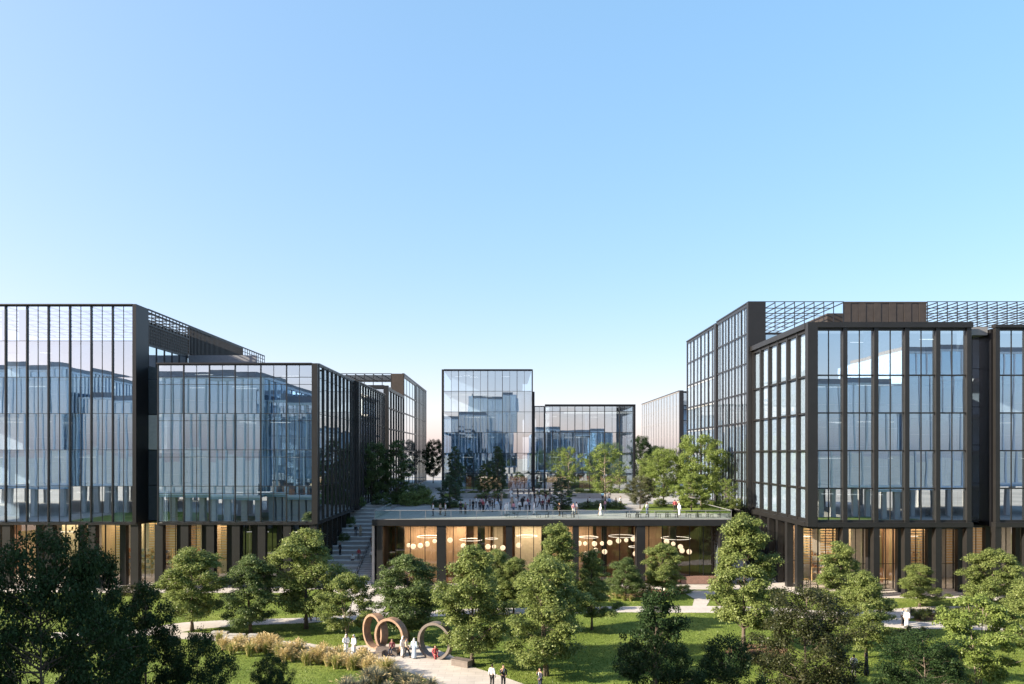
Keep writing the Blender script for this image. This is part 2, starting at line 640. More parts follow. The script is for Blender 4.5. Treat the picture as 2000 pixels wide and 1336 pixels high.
# ---- ground floor rooms behind columns
def shop_front(root, us_x, yg, z1, depth, mat='glass_shop', panels=None, rng=None, x_shift=0.0):
    """glazed ground floor facing the park at y = yg, with a lit room behind"""
    for a, b_ in zip(us_x, us_x[1:]):
        so_ = link('shop_window', window_mesh(b_ - a, z1 - 0.15, mat, 'black_metal', 1, (3.2,), 0.07), root,
                   (a - root.location.x, yg - root.location.y, 0.12), 0)
        link('mullion', bar_mesh('mullion', -0.06, 0.06, -0.09, 0.08, z1 - 0.12, 'black_metal'), so_)
    x0, x1 = us_x[0], us_x[-1]
    box_part(root, 'room_floor', 'concrete', x0, x1, yg + 0.1, yg + depth, 0.06, 0.12)
    box_part(root, 'room_ceiling', 'interior_pale', x0, x1, yg + 0.1, yg + depth, z1 - 0.2, z1 - 0.03)
    box_part(root, 'back_wall', 'interior_grey' if mat == 'glass_dark' else 'interior_pale', x0, x1, yg + depth, yg + depth + 0.3, 0.0, z1)
    if not rng:
        return
    for kind, a, b_ in panels or []:
        yb = yg + depth * rng.uniform(0.45, 0.8)
        if kind == 'slat':
            m = MB()
            z = 2.4
            while z < z1 - 0.3:
                m.box(a, b_, yb, yb + 0.10, z, z + 0.17)
                z += 0.36
            part('slat_screen', m, 'slat_wood', root)
        elif kind == 'cream':
            box_part(root, 'cream_panel', 'cream_panel', a, b_, yb - 0.5, yb - 0.2, 0.13, z1 - 0.21)
        elif kind == 'wood':
            box_part(root, 'wood_panel', 'wood', a, b_, yb, yb + 0.2, 0.13, z1 - 0.21)
        elif kind == 'dark':
            box_part(root, 'dark_panel', 'dark_wood', a, b_, yb - 0.3, yb - 0.1, 0.13, z1 - 0.21)
        elif kind == 'shelf':
            m = MB()
            for z in (1.1, 1.9, 2.7, 3.5):
                m.box(a, b_, yb - 1.0, yb - 0.6, z, z + 0.07, 0)
                x = a + 0.1
                while x < b_ - 0.25:
                    ww, hh = rng.uniform(0.10, 0.3), rng.uniform(0.18, 0.5)
                    m.box(x, x + ww, yb - 0.95, yb - 0.7, z + 0.07, z + 0.07 + hh, rng.choice((1, 2, 3)))
                    x += ww + rng.uniform(0.03, 0.3)
            for x in (a, b_ - 0.08):
                m.box(x, x + 0.08, yb - 0.99, yb - 0.61, 0.13, 4.1, 0)
            part('shelf_unit', m, ['slat_wood', 'goods', 'white_cloth', 'interior_dark'], root)
        elif kind == 'light':
            part('ceiling_light', MB().box(a, b_, yg + 1.5, yg + 1.62, z1 - 1.6, z1 - 1.5), 'strip_glow', root)


def warm_light(root, x, y, z, power, sx, sy):
    l = bpy.data.lights.new('room_lamp', 'AREA')
    l.shape = 'RECTANGLE'
    l.size, l.size_y = sx, sy
    l.energy = power
    l.color = (1.0, 0.78, 0.56)
    link('room_lamp', l, root, (x - root.location.x, y - root.location.y, z - root.location.z))


rng = random.Random(11)
ZA = [8.56, 13.24, 17.92, 22.6, 27.28, 31.96, 36.5]
ZB = [8.56, 13.24, 17.92, 22.6, 27.28, 28.95]
YL = 95.0

# A: tall block at the left edge
A = thing('office_building', 'tall glass office block at the far left with black fins and a louvred roof screen', 'building', (-62, 95, 0))
usA = [-75.42 + 2.755 * i for i in range(11)]          # last edge = -47.87
facade(A, (0, YL), 0, usA, ZA, fin=(0.13, 0.22), trans=(0.055, 0.05), curtains=0.4, rng=rng, mull=0.05, skip_fin=(10,))
box_part(A, 'corner_pier', 'black_metal', -47.88, -47.4, YL - 0.5, YL + 2.75, 8.5, 36.62)
box_part(A, 'parapet', 'dark_metal', -75.5, -47.89, YL - 0.52, YL + 0.2, 36.5, 36.64)
box_part(A, 'soffit', 'dark_metal', -75.5, -47.42, YL - 0.12, YL + 50, 8.26, 8.49)
storeys(A, -75.4, -47.9, YL + 0.25, YL + 50, ZA[:-1], (-75, -53, YL + 9, YL + 48), 5, rng)
box_part(A, 'roof', 'grey_panel', -75.4, -47.9, YL + 0.25, YL + 50, 31.75, 31.96)
# recessed strip between the two left blocks
for k, (za, zb) in enumerate(zip(ZB[:5], ZB[1:6])):
    box_part(A, 'spandrel', 'interior_pale' if k == 2 else 'slate_panel', -47.39, -44.9, YL + 2.8, YL + 3.0, za + 0.06, zb - 0.06)
box_part(A, 'side_wall', 'slate_panel', -47.86, -47.6, YL + 2.76, YL + 50, 8.5, 31.9)
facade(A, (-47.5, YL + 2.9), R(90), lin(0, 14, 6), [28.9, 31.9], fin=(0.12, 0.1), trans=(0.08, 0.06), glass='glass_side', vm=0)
# roof screen on the side: open grid over brown mesh, then louvres, then open grid
side_grid(A, -47.42, YL + 2.8, YL + 15.4, 34.6, 36.5, 12, 4)
box_part(A, 'mesh_panel', 'bronze_panel', -47.62, -47.54, YL + 2.8, YL + 15.4, 31.95, 35.0)
side_grid(A, -47.40, YL + 2.8, YL + 15.4, 31.95, 34.5, 18, 6, 'dark_metal', 0.06)
m = MB()
for y in lin(YL + 15.6, YL + 38, 44):
    m.box(-47.75, -47.42, y - 0.08, y + 0.08, 32.4, 36.45)
m.box(-47.55, -47.43, YL + 15.5, YL + 38, 36.3, 36.56)
m.box(-47.78, -47.7, YL + 15.5, YL + 38, 32.3, 35.2)
part('louvre_screen', m, 'black_metal', A)
side_grid(A, -47.42, YL + 38, YL + 50, 32.0, 36.5, 10, 7)
box_part(A, 'roof_rail', 'dark_metal', -47.56, -47.38, YL + 2.75, YL + 50, 36.5, 36.66)
box_part(A, 'penthouse_wall', 'grey_panel', -47.38, -37.2, YL + 15, YL + 15.4, 28.9, 32.1)
m = MB()
for x in usA:
    m.box(x - 0.05, x + 0.05, YL + 0.3, YL + 24, 36.25, 36.4)
for y in lin(YL + 2, YL + 24, 9):
    m.box(-75.4, -47.9, y - 0.05, y + 0.05, 36.1, 36.24)
part('roof_beams', m, 'dark_metal', A)

# B: lower block beside it
B = thing('office_building', 'lower left glass office block whose dark finned side runs along the staircase', 'building', (-35, 95, 0))
usB = [-44.8 + 3.31 * i for i in range(7)]            # last = -24.94
facade(B, (0, YL), 0, usB, ZB, fin=(0.11, 0.16), trans=(0.07, 0.06), curtains=0.3, rng=rng, mull=0.05, hl=(3.75,), skip_fin=(6,))
box_part(B, 'corner_pier', 'brown_metal', -24.95, -24.2, YL - 0.3, YL + 0.5, 8.4, 29.05)
box_part(B, 'parapet', 'dark_metal', -44.95, -24.96, YL - 0.33, YL + 0.2, 28.95, 29.12)
ZBs = [8.56, 13.24, 17.92, 22.6, 27.28, 28.95]
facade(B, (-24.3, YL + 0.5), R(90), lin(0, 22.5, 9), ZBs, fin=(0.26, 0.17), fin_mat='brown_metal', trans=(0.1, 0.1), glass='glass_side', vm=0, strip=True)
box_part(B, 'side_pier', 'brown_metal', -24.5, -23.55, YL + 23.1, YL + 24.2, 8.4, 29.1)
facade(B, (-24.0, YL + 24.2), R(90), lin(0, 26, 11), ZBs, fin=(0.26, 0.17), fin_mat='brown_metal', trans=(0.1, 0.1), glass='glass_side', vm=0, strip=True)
box_part(B, 'roof_edge', 'dark_metal', -24.6, -24.15, YL + 0.5, YL + 23.1, 28.96, 29.14)
box_part(B, 'roof_edge', 'dark_metal', -24.4, -23.7, YL + 24.2, YL + 50.2, 28.96, 29.14)
box_part(B, 'soffit', 'dark_metal', -44.9, -24.25, YL - 0.1, YL + 50, 8.26, 8.49)
storeys(B, -44.75, -24.6, YL + 0.25, YL + 50, ZB, (-44, -30.5, YL + 7, YL + 48), 4, rng)
box_part(B, 'roof', 'grey_panel', -44.8, -24.6, YL + 0.25, YL + 50, 28.5, 28.9)

# ground floors and columns of A and B
for i, u in enumerate(usA):
    xx = u + 0.02
    if i % 2 == 0:
        box_part(A, 'column', 'brown_metal', xx - 0.55, xx + 0.45, YL + 0.05, YL + 0.95, 0, 8.26)
    else:
        box_part(A, 'column', 'dark_metal', xx - 0.4, xx + 0.4, YL + 2.4, YL + 3.2, 0, 8.26)
for i, u in enumerate(usB):
    box_part(B, 'column', 'brown_metal', u - 0.45, u + 0.55, YL + 0.05, YL + 0.95, 0, 8.26)
    if i < 6:
        box_part(B, 'column', 'dark_metal', u + 1.3, u + 2.0, YL + 2.4, YL + 3.1, 0, 8.26)
shop_front(A, lin(-75.4, -46, 11), YL + 4.5, 8.26, 9,
           panels=[('dark', -74, -65), ('cream', -62.5, -58.6), ('wood', -58, -56), ('slat', -55.5, -53.8), ('shelf', -53.4, -50), ('cream', -53, -51.4), ('slat', -50.4, -46.2), ('shelf', -49.6, -46.6), ('light', -61, -57)], rng=rng)
shop_front(B, lin(-45.98, -37.6, 3), YL + 4.5, 8.26, 9, panels=[('slat', -45.8, -44.2), ('cream', -42.4, -41.0), ('slat', -40.6, -38.9), ('shelf', -44.2, -42.6)], rng=rng)
shop_front(B, lin(-37.58, -25.4, 5), YL + 4.5, 8.26, 14, mat='glass_dark', panels=[('dark', -36, -33), ('light', -35.5, -32.5), ('light', -31, -28)], rng=rng)
box_part(B, 'room_divider', 'interior_pale', -37.7, -37.59, YL + 4.6, YL + 13, 0.13, 8.05)
facade(B, (-25.3, YL + 4.6), R(90), lin(0, 42, 14), [0.1, 4.2, 8.26], fin=(0.35, 0.45), fin_mat='brown_metal', trans=(0.1, 0.1), glass='glass_dark', vm=0, strip=True)
warm_light(A, -60, YL + 8, 7.8, 380, 22, 3)
warm_light(B, -42, YL + 8, 7.8, 150, 7, 3)

# C: tall block further back on the left, open roof frame
C = thing('office_building', 'distant left glass block with an open pergola roof frame behind the lower finned block', 'building', (-40, 178, 0))
ZC = [8.75, 13.4, 18.0, 22.6, 27.2, 31.8, 36.6]
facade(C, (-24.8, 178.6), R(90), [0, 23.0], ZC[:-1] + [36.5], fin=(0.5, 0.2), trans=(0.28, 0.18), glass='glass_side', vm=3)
facade(C, (-24.8, 201.8), R(90), lin(0, 27, 8), ZC, fin=(0.3, 0.14), fin_mat='brown_metal', trans=(0.15, 0.1), glass='glass_side', vm=0, strip=True)
box_part(C, 'corner_pier', 'bronze_panel', -27.6, -24.7, 178, 178.55, 8.7, 36.7)
box_part(C, 'front_wall', 'slate_panel', -60, -27.61, 178.1, 178.5, 8.7, 33.4)
grid_frame(C, -58, -27.7, 178.0, 196, 33.4, 36.6, 14, 8, 2, 'brown_metal', 0.16)
box_part(C, 'roof', 'grey_panel', -60, -24.9, 178.6, 229, 33.0, 33.3)
storeys(C, -59.8, -25.1, 178.8, 228.5, ZC[:-1], (-59, -33, 184, 226), 0, rng)
box_part(C, 'roof_edge', 'dark_metal', -25.1, -24.6, 178.56, 229, 36.61, 36.85)

# D: low finned block in front of it
D = thing('office_building', 'narrow dark finned block squeezed between the left side facade and the pergola roofed block', 'building', (-30, 154, 0))
ZD = [8.75, 13.4, 18.0, 22.6, 27.0, 31.3]
facade(D, (-28.4, 154), 0, [0, 3.0], ZD, fin=(0.3, 0.3), fin_mat='brown_metal', trans=(0.2, 0.15), vm=0)
box_part(D, 'corner_pier', 'brown_metal', -25.38, -24.5, 153.6, 154.6, 8.7, 31.6)
facade(D, (-24.7, 154.6), R(90), lin(0, 23, 6), ZD, fin=(0.4, 0.2), fin_mat='brown_metal', trans=(0.3, 0.15), glass='glass_side', vm=0)
box_part(D, 'parapet', 'brown_metal', -40, -25.4, 153.7, 154.3, 31.0, 31.7)
box_part(D, 'roof', 'brown_metal', -40, -24.9, 154.31, 177.8, 31.2, 31.5)
storeys(D, -40, -25, 154.4, 177.5, ZD, (-39, -30, 158, 177), 0, rng)
box_part(D, 'front_wall', 'slate_panel', -40, -28.45, 154.1, 154.4, 8.7, 31.0)

# E: centre building on the terrace, tall part and low part
E = thing('office_building', 'central glass building behind the terrace with a taller left part and a lower right part', 'building', (5, 168, TZ))
YE = 168.0
ZE1 = [TZ, 12.83, 17.5, 22.2, 26.9, 31.6, 36.4]
usE1 = [-14.1 + 3.33 * i for i in range(7)]           # last = 5.88
facade(E, (0, YE), 0, usE1, ZE1, fin=(0.13, 0.15), trans=(0.09, 0.06), glass='glass_facade', curtains=0.3, rng=rng, mull=0.07, skip_fin=(0, 6))
box_part(E, 'corner_pier', 'brown_metal', -14.6, -14.11, YE - 0.3, YE + 1, TZ - 0.1, 36.55)
box_part(E, 'corner_pier', 'black_metal', 5.89, 6.15, YE - 0.3, YE + 1, TZ - 0.1, 36.55)
box_part(E, 'parapet', 'black_metal', -14.1, 5.88, YE - 0.32, YE + 0.3, 36.4, 36.6)
box_part(E, 'side_wall', 'black_metal', 6.15, 6.6, YE + 1.2, YE + 12, TZ, 31.6)
ZE2 = [TZ, 12.83, 17.5, 22.2, 27.0, 28.35]
facade(E, (6.6, YE + 1.5), 0, lin(0, 2.2, 1), ZE2, fin=(0.15, 0.2), trans=(0.1, 0.06), glass='glass_facade', vm=1)
usE2 = [8.95 + 3.39 * i for i in range(7)]            # last = 29.29
facade(E, (0, YE), 0, usE2, ZE2, fin=(0.17, 0.15), trans=(0.11, 0.06), glass='glass_facade', curtains=0.3, rng=rng, mull=0.07, skip_fin=(6,))
box_part(E, 'corner_pier', 'black_metal', 28.99, 29.5, YE - 0.35, YE + 1, TZ - 0.1, 28.6)
box_part(E, 'parapet', 'black_metal', 8.9, 28.98, YE - 0.34, YE + 0.3, 28.35, 28.6)
storeys(E, -14, 5.8, YE + 0.3, YE + 30, ZE1, (-13, 4, YE + 8, YE + 29), 4, rng)
storeys(E, 6.7, 29.0, YE + 1.8, YE + 30, ZE2, (8, 28, YE + 9, YE + 29), 3, rng)
box_part(E, 'roof', 'grey_panel', -14, 5.8, YE + 0.4, YE + 30, 36.0, 36.3)
box_part(E, 'roof', 'grey_panel', 6.7, 29.0, YE + 1.9, YE + 30, 28.0, 28.3)
for a, b_, mt in ((-13.8, -8, 'plinth_brick'), (-6, -1, 'wood'), (0.5, 5, 'plinth_brick'), (9.5, 15, 'wood'), (17, 21, 'plinth_brick'), (22, 28, 'wood')):
    box_part(E, 'wood_panel', mt, a, b_, YE + 3, YE + 3.3, TZ + 0.05, 12.3)
warm_light(E, 0, YE + 2, 12.2, 160, 16, 1)
warm_light(E, 18, YE + 2, 12.2, 160, 18, 1)

# F: pale block far right of the centre
F = thing('office_building', 'distant pale glass block glimpsed between the central building and the right tower', 'building', (60, 227, 0))
ZF = [8.75, 13.5, 18.2, 22.9, 27.6, 32.2, 36.6]
facade(F, (53.6, 290), R(-90), lin(0, 62.5, 14), ZF, fin=(0.22, 0.10), fin_mat='grey_panel', trans=(0.15, 0.12), glass='glass_side', vm=0, strip=True)
box_part(F, 'corner_pier', 'dark_metal', 53.4, 54.6, 226.6, 227.5, 8.7, 36.8)
facade(F, (54.6, 227.2), 0, lin(0, 12, 3), ZF, fin=(0.3, 0.2), trans=(0.25, 0.1))
box_part(F, 'parapet', 'dark_metal', 53.3, 53.9, 227.51, 290, 36.6, 36.85)
box_part(F, 'roof', 'grey_panel', 53.95, 70, 227.8, 290, 36.0, 36.4)
storeys(F, 53.9, 70, 227.7, 289, ZF, (58, 69, 232, 288), 0, rng)

# G: tall block on the right
G = thing('office_building', 'tall dark tower on the right with narrow fins and an open grid roof screen', 'building', (50, 110, 0))
YG, XG = 110.5, 36.6
ZG = lin(8.7, 40.1, 7)
facade(G, (XG, YG + 17.2), R(-90), lin(0, 16.4, 5), ZG, fin=(0.26, 0.10), trans=(0.22, 0.08), blinds=True, glass='glass_blind', vm=1, mull=0.30)
box_part(G, 'corner_pier', 'brown_metal', XG - 0.3, XG + 2.3, YG - 0.05, YG + 0.79, 8.5, 40.25)
box_part(G, 'side_pier', 'dark_metal', XG - 0.25, XG + 0.5, YG + 17.21, YG + 18.3, 8.5, 39.9)
facade(G, (XG + 0.2, YG + 39), R(-90), lin(0, 20.7, 4), ZG, fin=(0.34, 0.12), trans=(0.22, 0.08), blinds=True, glass='glass_blind', vm=1, mull=0.40)
box_part(G, 'roof_edge', 'dark_metal', XG - 0.2, XG + 0.3, YG + 0.8, YG + 17.2, 40.11, 40.3)
box_part(G, 'roof_edge', 'dark_metal', XG - 0.05, XG + 0.5, YG + 18.3, YG + 39, 40.0, 40.2)
box_part(G, 'front_wall', 'slate_panel', XG + 2.31, 85, YG + 0.3, YG + 0.6, 8.5, 33.6)
facade(G, (XG + 2.31, YG + 0.2), 0, lin(0, 45, 18), [33.6, 35.6], fin=(0.16, 0.12), trans=(0.14, 0.1), vm=0)
grid_frame(G, XG + 2.3, XG + 14.0, YG, YG + 30, 36.0, 40.15, 8, 7, 2, 'dark_metal', 0.10)
m = MB()
for i, x in enumerate(lin(XG + 14.05, XG + 25.4, 10)):
    m.box(x, x + 1.05, YG + 0.02 + 0.06 * (i % 2), YG + 0.3, 35.9, 40.0)
m.box(XG + 14.05, XG + 26.5, YG - 0.02, YG + 0.2, 40.0, 40.2)
part('solid_screen', m, 'bronze_panel', G)
grid_frame(G, XG + 26.6, XG + 55, YG, YG + 30, 36.0, 40.15, 19, 7, 2, 'dark_metal', 0.10)
box_part(G, 'plant_room', 'bronze_panel', XG + 14.2, XG + 25.5, YG + 6, YG + 26, 35.7, 39.6)
box_part(G, 'roof', 'grey_panel', XG + 0.3, 92, YG + 0.7, YG + 39, 35.4, 35.65)
storeys(G, XG + 0.3, 85, YG + 0.7, YG + 38.8, ZG[:-1], (XG + 6, 84, YG + 4, YG + 38), 0, rng)
box_part(G, 'soffit', 'dark_metal', XG - 0.2, 85, YG + 0.8, YG + 39, 8.2, 8.5)
for y in lin(YG + 2, YG + 38, 6):
    box_part(G, 'column', 'brown_metal', XG + 0.4, XG + 1.2, y - 0.4, y + 0.4, 0, 8.2)
box_part(G, 'ground_wall', 'interior_dark', XG + 4.5, 85, YG + 1, YG + 38, 0, 8.2)

# H: lower block in front of it
H = thing('office_building', 'right glass block with brown frames and deep columns nearest the park', 'building', (48, 90, 0))
YH, XH = 90.0, 37.2
ZH = [9.0, 13.2, 17.8, 22.4, 27.0, 32.8]
facade(H, (XH, YH + 20.5), R(-90), lin(0, 20.2, 6), ZH, fin=(0.46, 0.27), fin_mat='brown_metal', trans=(0.20, 0.16), blinds=True, glass='glass_blind', vm=0, skip_fin=(6,))
usH = [XH + 0.3 + 3.765 * i for i in range(6)]
facade(H, (0, YH), 0, usH, ZH, fin=(0.52, 0.40), fin_mat='brown_metal', trans=(0.16, 0.14), glass='glass_facade', vm=1, mull=0.10, curtains=0.3, rng=rng, skip_fin=(0,))
box_part(H, 'corner_pier', 'brown_metal', XH - 0.55, XH + 0.66, YH - 0.56, YH + 0.31, 8.56, 33.4)
box_part(H, 'top_beam', 'brown_metal', XH + 0.67, XH + 19.5, YH - 0.6, YH + 0.2, 32.75, 33.42)
box_part(H, 'bottom_beam', 'brown_metal', XH + 0.67, XH + 19.5, YH - 0.6, YH + 0.2, 8.5, 9.08)
box_part(H, 'top_beam', 'brown_metal', XH - 0.6, XH + 0.1, YH + 0.32, YH + 20.5, 32.75, 33.44)
box_part(H, 'bottom_beam', 'brown_metal', XH - 0.6, XH + 0.1, YH + 0.32, YH + 20.5, 8.52, 9.1)
box_part(H, 'roof', 'grey_panel', XH + 0.1, XH + 46, YH + 2.5, YH + 20.3, 32.5, 32.9)
storeys(H, XH + 0.25, XH + 19, YH + 0.3, YH + 20.3, ZH, (XH + 6, XH + 18, YH + 7, YH + 20), 4, rng)
box_part(H, 'soffit', 'brown_metal', XH + 0.11, XH + 46, YH + 2.4, YH + 20.4, 8.2, 8.5)
box_part(H, 'soffit', 'brown_metal', XH + 0.11, XH + 19.4, YH + 0.21, YH + 2.39, 8.22, 8.5)
# recess and the next bay to the right
facade(H, (XH + 19.9, YH + 2.2), 0, [0, 1.15, 2.3], lin(9.0, 32.8, 5), fin=(0.08, 0.1), trans=(0.07, 0.05), vm=0)
box_part(H, 'recess_top', 'grey_panel', XH + 19.51, XH + 22.0, YH + 0.6, YH + 2.3, 32.0, 33.0)
box_part(H, 'side_wall', 'slate_panel', XH + 19.3, XH + 19.85, YH + 0.3, YH + 2.4, 8.5, 32.7)
box_part(H, 'corner_pier', 'black_metal', XH + 22.1, XH + 22.4, YH + 0.2, YH + 2.4, 8.5, 32.7)
usI = [XH + 22.6 + 3.765 * i for i in range(7)]
facade(H, (0, YH), 0, usI, ZH, fin=(0.52, 0.40), fin_mat='brown_metal', trans=(0.16, 0.14), glass='glass_facade', vm=1, mull=0.10)
box_part(H, 'top_beam', 'brown_metal', XH + 22.2, XH + 45.6, YH - 0.6, YH + 0.2, 32.75, 33.1)
box_part(H, 'bottom_beam', 'brown_metal', XH + 22.2, XH + 45.6, YH - 0.6, YH + 0.2, 8.5, 9.08)
storeys(H, XH + 22.6, XH + 45, YH + 0.3, YH + 20.3, ZH, (XH + 24, XH + 44, YH + 7, YH + 20), 2, rng)
# columns of H
for u in usH[1:] + usI:
    box_part(H, 'column', 'brown_metal', u - 0.37, u + 0.37, YH - 0.5, YH + 0.35, 0, 8.5)
    box_part(H, 'column', 'dark_metal', u + 0.45, u + 1.05, YH + 2.6, YH + 3.3, 0, 8.2)
for y in (YH + 3.3, YH + 6.6, YH + 9.9, YH + 13.2, YH + 16.5, YH + 19.8):
    box_part(H, 'column', 'brown_metal', XH - 0.5, XH + 0.25, y - 0.42, y + 0.42, 0, 8.52)
shop_front(H, lin(XH + 0.9, XH + 45.3, 23), YH + 4.6, 8.2, 9,
           panels=[('slat', XH + 1.5, XH + 4.5), ('slat', XH + 5.5, XH + 8.2), ('shelf', XH + 4.5, XH + 7.5), ('cream', XH + 8.3, XH + 9.8), ('wood', XH + 1, XH + 2.5), ('light', XH + 1, XH + 2.6),
                   ('dark', XH + 12.2, XH + 13.4), ('cream', XH + 13.5, XH + 14.2), ('wood', XH + 14.5, XH + 17), ('shelf', XH + 16.2, XH + 19.5), ('slat', XH + 16, XH + 19.5),
                   ('light', XH + 10.5, XH + 11.6), ('light', XH + 15, XH + 16.5), ('cream', XH + 20.5, XH + 22.5), ('slat', XH + 23, XH + 28)], rng=rng)
facade(H, (XH + 0.8, YH + 20), R(-90), lin(0, 15.3, 5), [0.1, 3.4, 8.2], fin=(0.12, 0.12), trans=(0.08, 0.08), glass='glass_shop', vm=1, strip=True)
warm_light(H, XH + 11, YH + 8, 7.8, 420, 20, 3)
warm_light(H, XH + 34, YH + 8, 7.8, 260, 20, 3)

# ---- blocks across the park, seen as reflections in the glass
def opposite(label, x0, x1, y0, y1, h, face, nb):
    t = thing('office_building', label, 'building', ((x0 + x1) / 2, (y0 + y1) / 2, 0))
    box_part(t, 'wall', 'coated_panel', x0, x1, y0, y1, 7.5, h)
    if face == 'y':
        facade(t, (x1, y1 + 0.15), R(180), lin(0, x1 - x0, nb), lin(8, h, 5), fin=(0.35, 0.2), fin_mat='pale_blue_panel', trans=(0.25, 0.2), glass='glass_far', vm=0, strip=True)
        facade(t, (x1 + 0.15, y0), R(90), lin(0, y1 - y0, nb), lin(8, h, 5), fin=(0.35, 0.2), fin_mat='pale_blue_panel', trans=(0.25, 0.2), glass='glass_far', vm=0, strip=True)
    for x in lin(x0 + 1, x1 - 1, 8):
        for y in (y0 + 1, y1 - 1):
            part('column', MB().box(x - 0.6, x + 0.6, y - 0.6, y + 0.6, 0, 7.5), 'concrete', t)
    box_part(t, 'roof', 'grey_panel', x0 + 2, x1 - 2, y0 + 2, y1 - 2, h + 0.01, h + 1.6)
    return t


opposite('finned block across the park, reflected in the left of the lower left facade', -80, -53, -30, 30, 34, 'y', 14)
opposite('shorter block across the park, reflected beside the staircase corner', -52.6, -38, -34, 27, 29, 'y', 7)
opposite('tallest block across the park, reflected at the far left edge', -185, -122, -70, -14, 41, 'y', 28)
opposite('long low block across the park, reflected in the far left facade', -121, -94, -72, -18, 33, 'y', 12)
opposite('wide block behind the viewpoint, reflected in the tall central part', -44, -8, -90, -62, 37, 'y', 20)
opposite('taller narrow block behind the viewpoint, reflected in the central building', -22, 6, -130, -96, 50, 'y', 9)
opposite('lower block behind the viewpoint, reflected in the low central part', 14, 58, -100, -70, 29, 'y', 14)
opposite('mid height block behind the viewpoint, reflected in the right block', 78, 107, -60, -20, 36, 'y', 9)
opposite('tall grey block behind the viewpoint, reflected at the right edge', 112, 160, -66, -26, 46, 'y', 16)

# ------------------------------------------------------------------ ground, paths, terrace
struct('ground', MB().poly([(-3000, -1500, -0.06), (3000, -1500, -0.06), (3000, 4500, -0.06), (-3000, 4500, -0.06)]), 'far_ground')
struct('lawn', MB().poly([(-110, -20, 0), (110, -20, 0), (110, 97.5, 0), (-110, 97.5, 0)]), 'lawn')


def gpts(px):
    return [ground(x, y) for x, y in px]


FRONT_PATH = gpts([(330, 1236), (386, 1236), (485, 1243), (530, 1250), (603, 1257), (665, 1268), (700, 1262), (760, 1258), (835, 1262), (880, 1280), (925, 1304),
                   (970, 1318), (1015, 1334), (1085, 1358), (980, 1400), (900, 1380), (868, 1345), (848, 1331), (800, 1314), (730, 1301), (660, 1286), (560, 1269),
                   (480, 1257), (400, 1250), (330, 1247)])
CROSS_PATH = gpts([(100, 1236), (240, 1232), (361, 1216), (450, 1211), (600, 1207), (640, 1204), (760, 1196), (900, 1190), (1100, 1186), (1200, 1185), (1330, 1184), (1385, 1184),
                   (1500, 1186), (1640, 1196), (1740, 1190), (1800, 1185), (1960, 1184), (2040, 1184), (2040, 1194), (1900, 1193), (1830, 1196), (1760, 1213), (1800, 1215),
                   (1862, 1216), (1960, 1220), (2040, 1222), (2040, 1234), (1960, 1232), (1860, 1229), (1770, 1228), (1640, 1214), (1500, 1200), (1385, 1197), (1200, 1196),
                   (1100, 1198), (900, 1202), (760, 1208), (640, 1214), (600, 1217), (470, 1222), (380, 1230), (330, 1240), (240, 1244), (100, 1248)])
STAIR_PATH = gpts([(640, 1150), (775, 1150), (765, 1172), (740, 1204), (670, 1210), (690, 1172)])
PAVIL_PATH = gpts([(1330, 1154), (1400, 1154), (1384, 1177), (1378, 1186), (1352, 1186), (1356, 1170)])
struct('front_path', MB().slab(FRONT_PATH, -0.05, 0.035), 'paving')
struct('cross_path', MB().slab(CROSS_PATH, -0.05, 0.030), 'paving')
struct('stair_path', MB().slab(STAIR_PATH, -0.05, 0.040), 'paving')
struct('pavilion_path', MB().slab(PAVIL_PATH, -0.05, 0.026), 'paving')
PLAZA_W = [(-110, 92.3), (-26, 92.3), (-26, 145), (-110, 145)]
PLAZA_E = [(34.5, 92.6), (36.0, 92.6), (36.2, 88.9), (56.5, 88.9), (57.5, 87.5), (110, 87.5), (110, 150), (34.5, 150)]
struct('west_plaza', MB().slab(PLAZA_W, -0.05, 0.045), 'paving')
struct('east_plaza', MB().slab(PLAZA_E, -0.05, 0.045), 'paving')
struct('middle_plaza', MB().slab([(-25.99, 94.6), (34.49, 94.6), (34.49, 97.6), (-25.99, 97.6)], -0.05, 0.038), 'paving')
struct('mulch_bed', MB().slab(gpts([(1415, 1270), (1440, 1258), (1500, 1258), (1540, 1268), (1530, 1285), (1470, 1292), (1420, 1284)]), -0.05, 0.02), 'mulch')
struct('mulch_bed', MB().slab(gpts([(1120, 1146), (1330, 1146), (1345, 1158), (1290, 1166), (1130, 1166)]), -0.05, 0.02), 'mulch')
struct('mulch_bed', MB().slab(gpts([(1775, 1196), (1830, 1190), (1890, 1194), (1885, 1211), (1790, 1214)]), -0.05, 0.016), 'mulch')
NOGRASS = [FRONT_PATH, CROSS_PATH, STAIR_PATH, PAVIL_PATH, PLAZA_E]

# terrace
b = MB()
b.box(-17.3, 29.7, 108, 126, 0, TZ)
b.box(-60, 95, 126, 330, 0, TZ - 0.012)
struct('podium', b, 'concrete')
struct('terrace_deck', MB().box(-17.4, 29.8, 97.1, 125.99, TZ + 0.004, TZ + 0.05).box(-60, 95, 126.01, 330, TZ + 0.004, TZ + 0.046), 'terrace_stone')


def tpts(px, z=TZ):
    return [ground(x, y, z) for x, y in px]


for pts in ([(1130, 993), (1150, 989), (1205, 989), (1225, 994), (1205, 998), (1150, 998)],
            [(1250, 1003), (1425, 1003), (1425, 986), (1260, 986)],
            [(760, 985), (845, 985), (840, 972), (770, 972)], [(842, 992), (905, 992), (915, 986), (850, 986)], [(1080, 998), (1122, 999), (1116, 990), (1084, 990)],
            [(860, 971), (1000, 971), (990, 965), (870, 965)], [(1105, 972), (1240, 972), (1235, 964), (1110, 964)]):
    struct('terrace_lawn', MB().slab(tpts(pts), TZ + 0.02, TZ + 0.14), 'lawn')


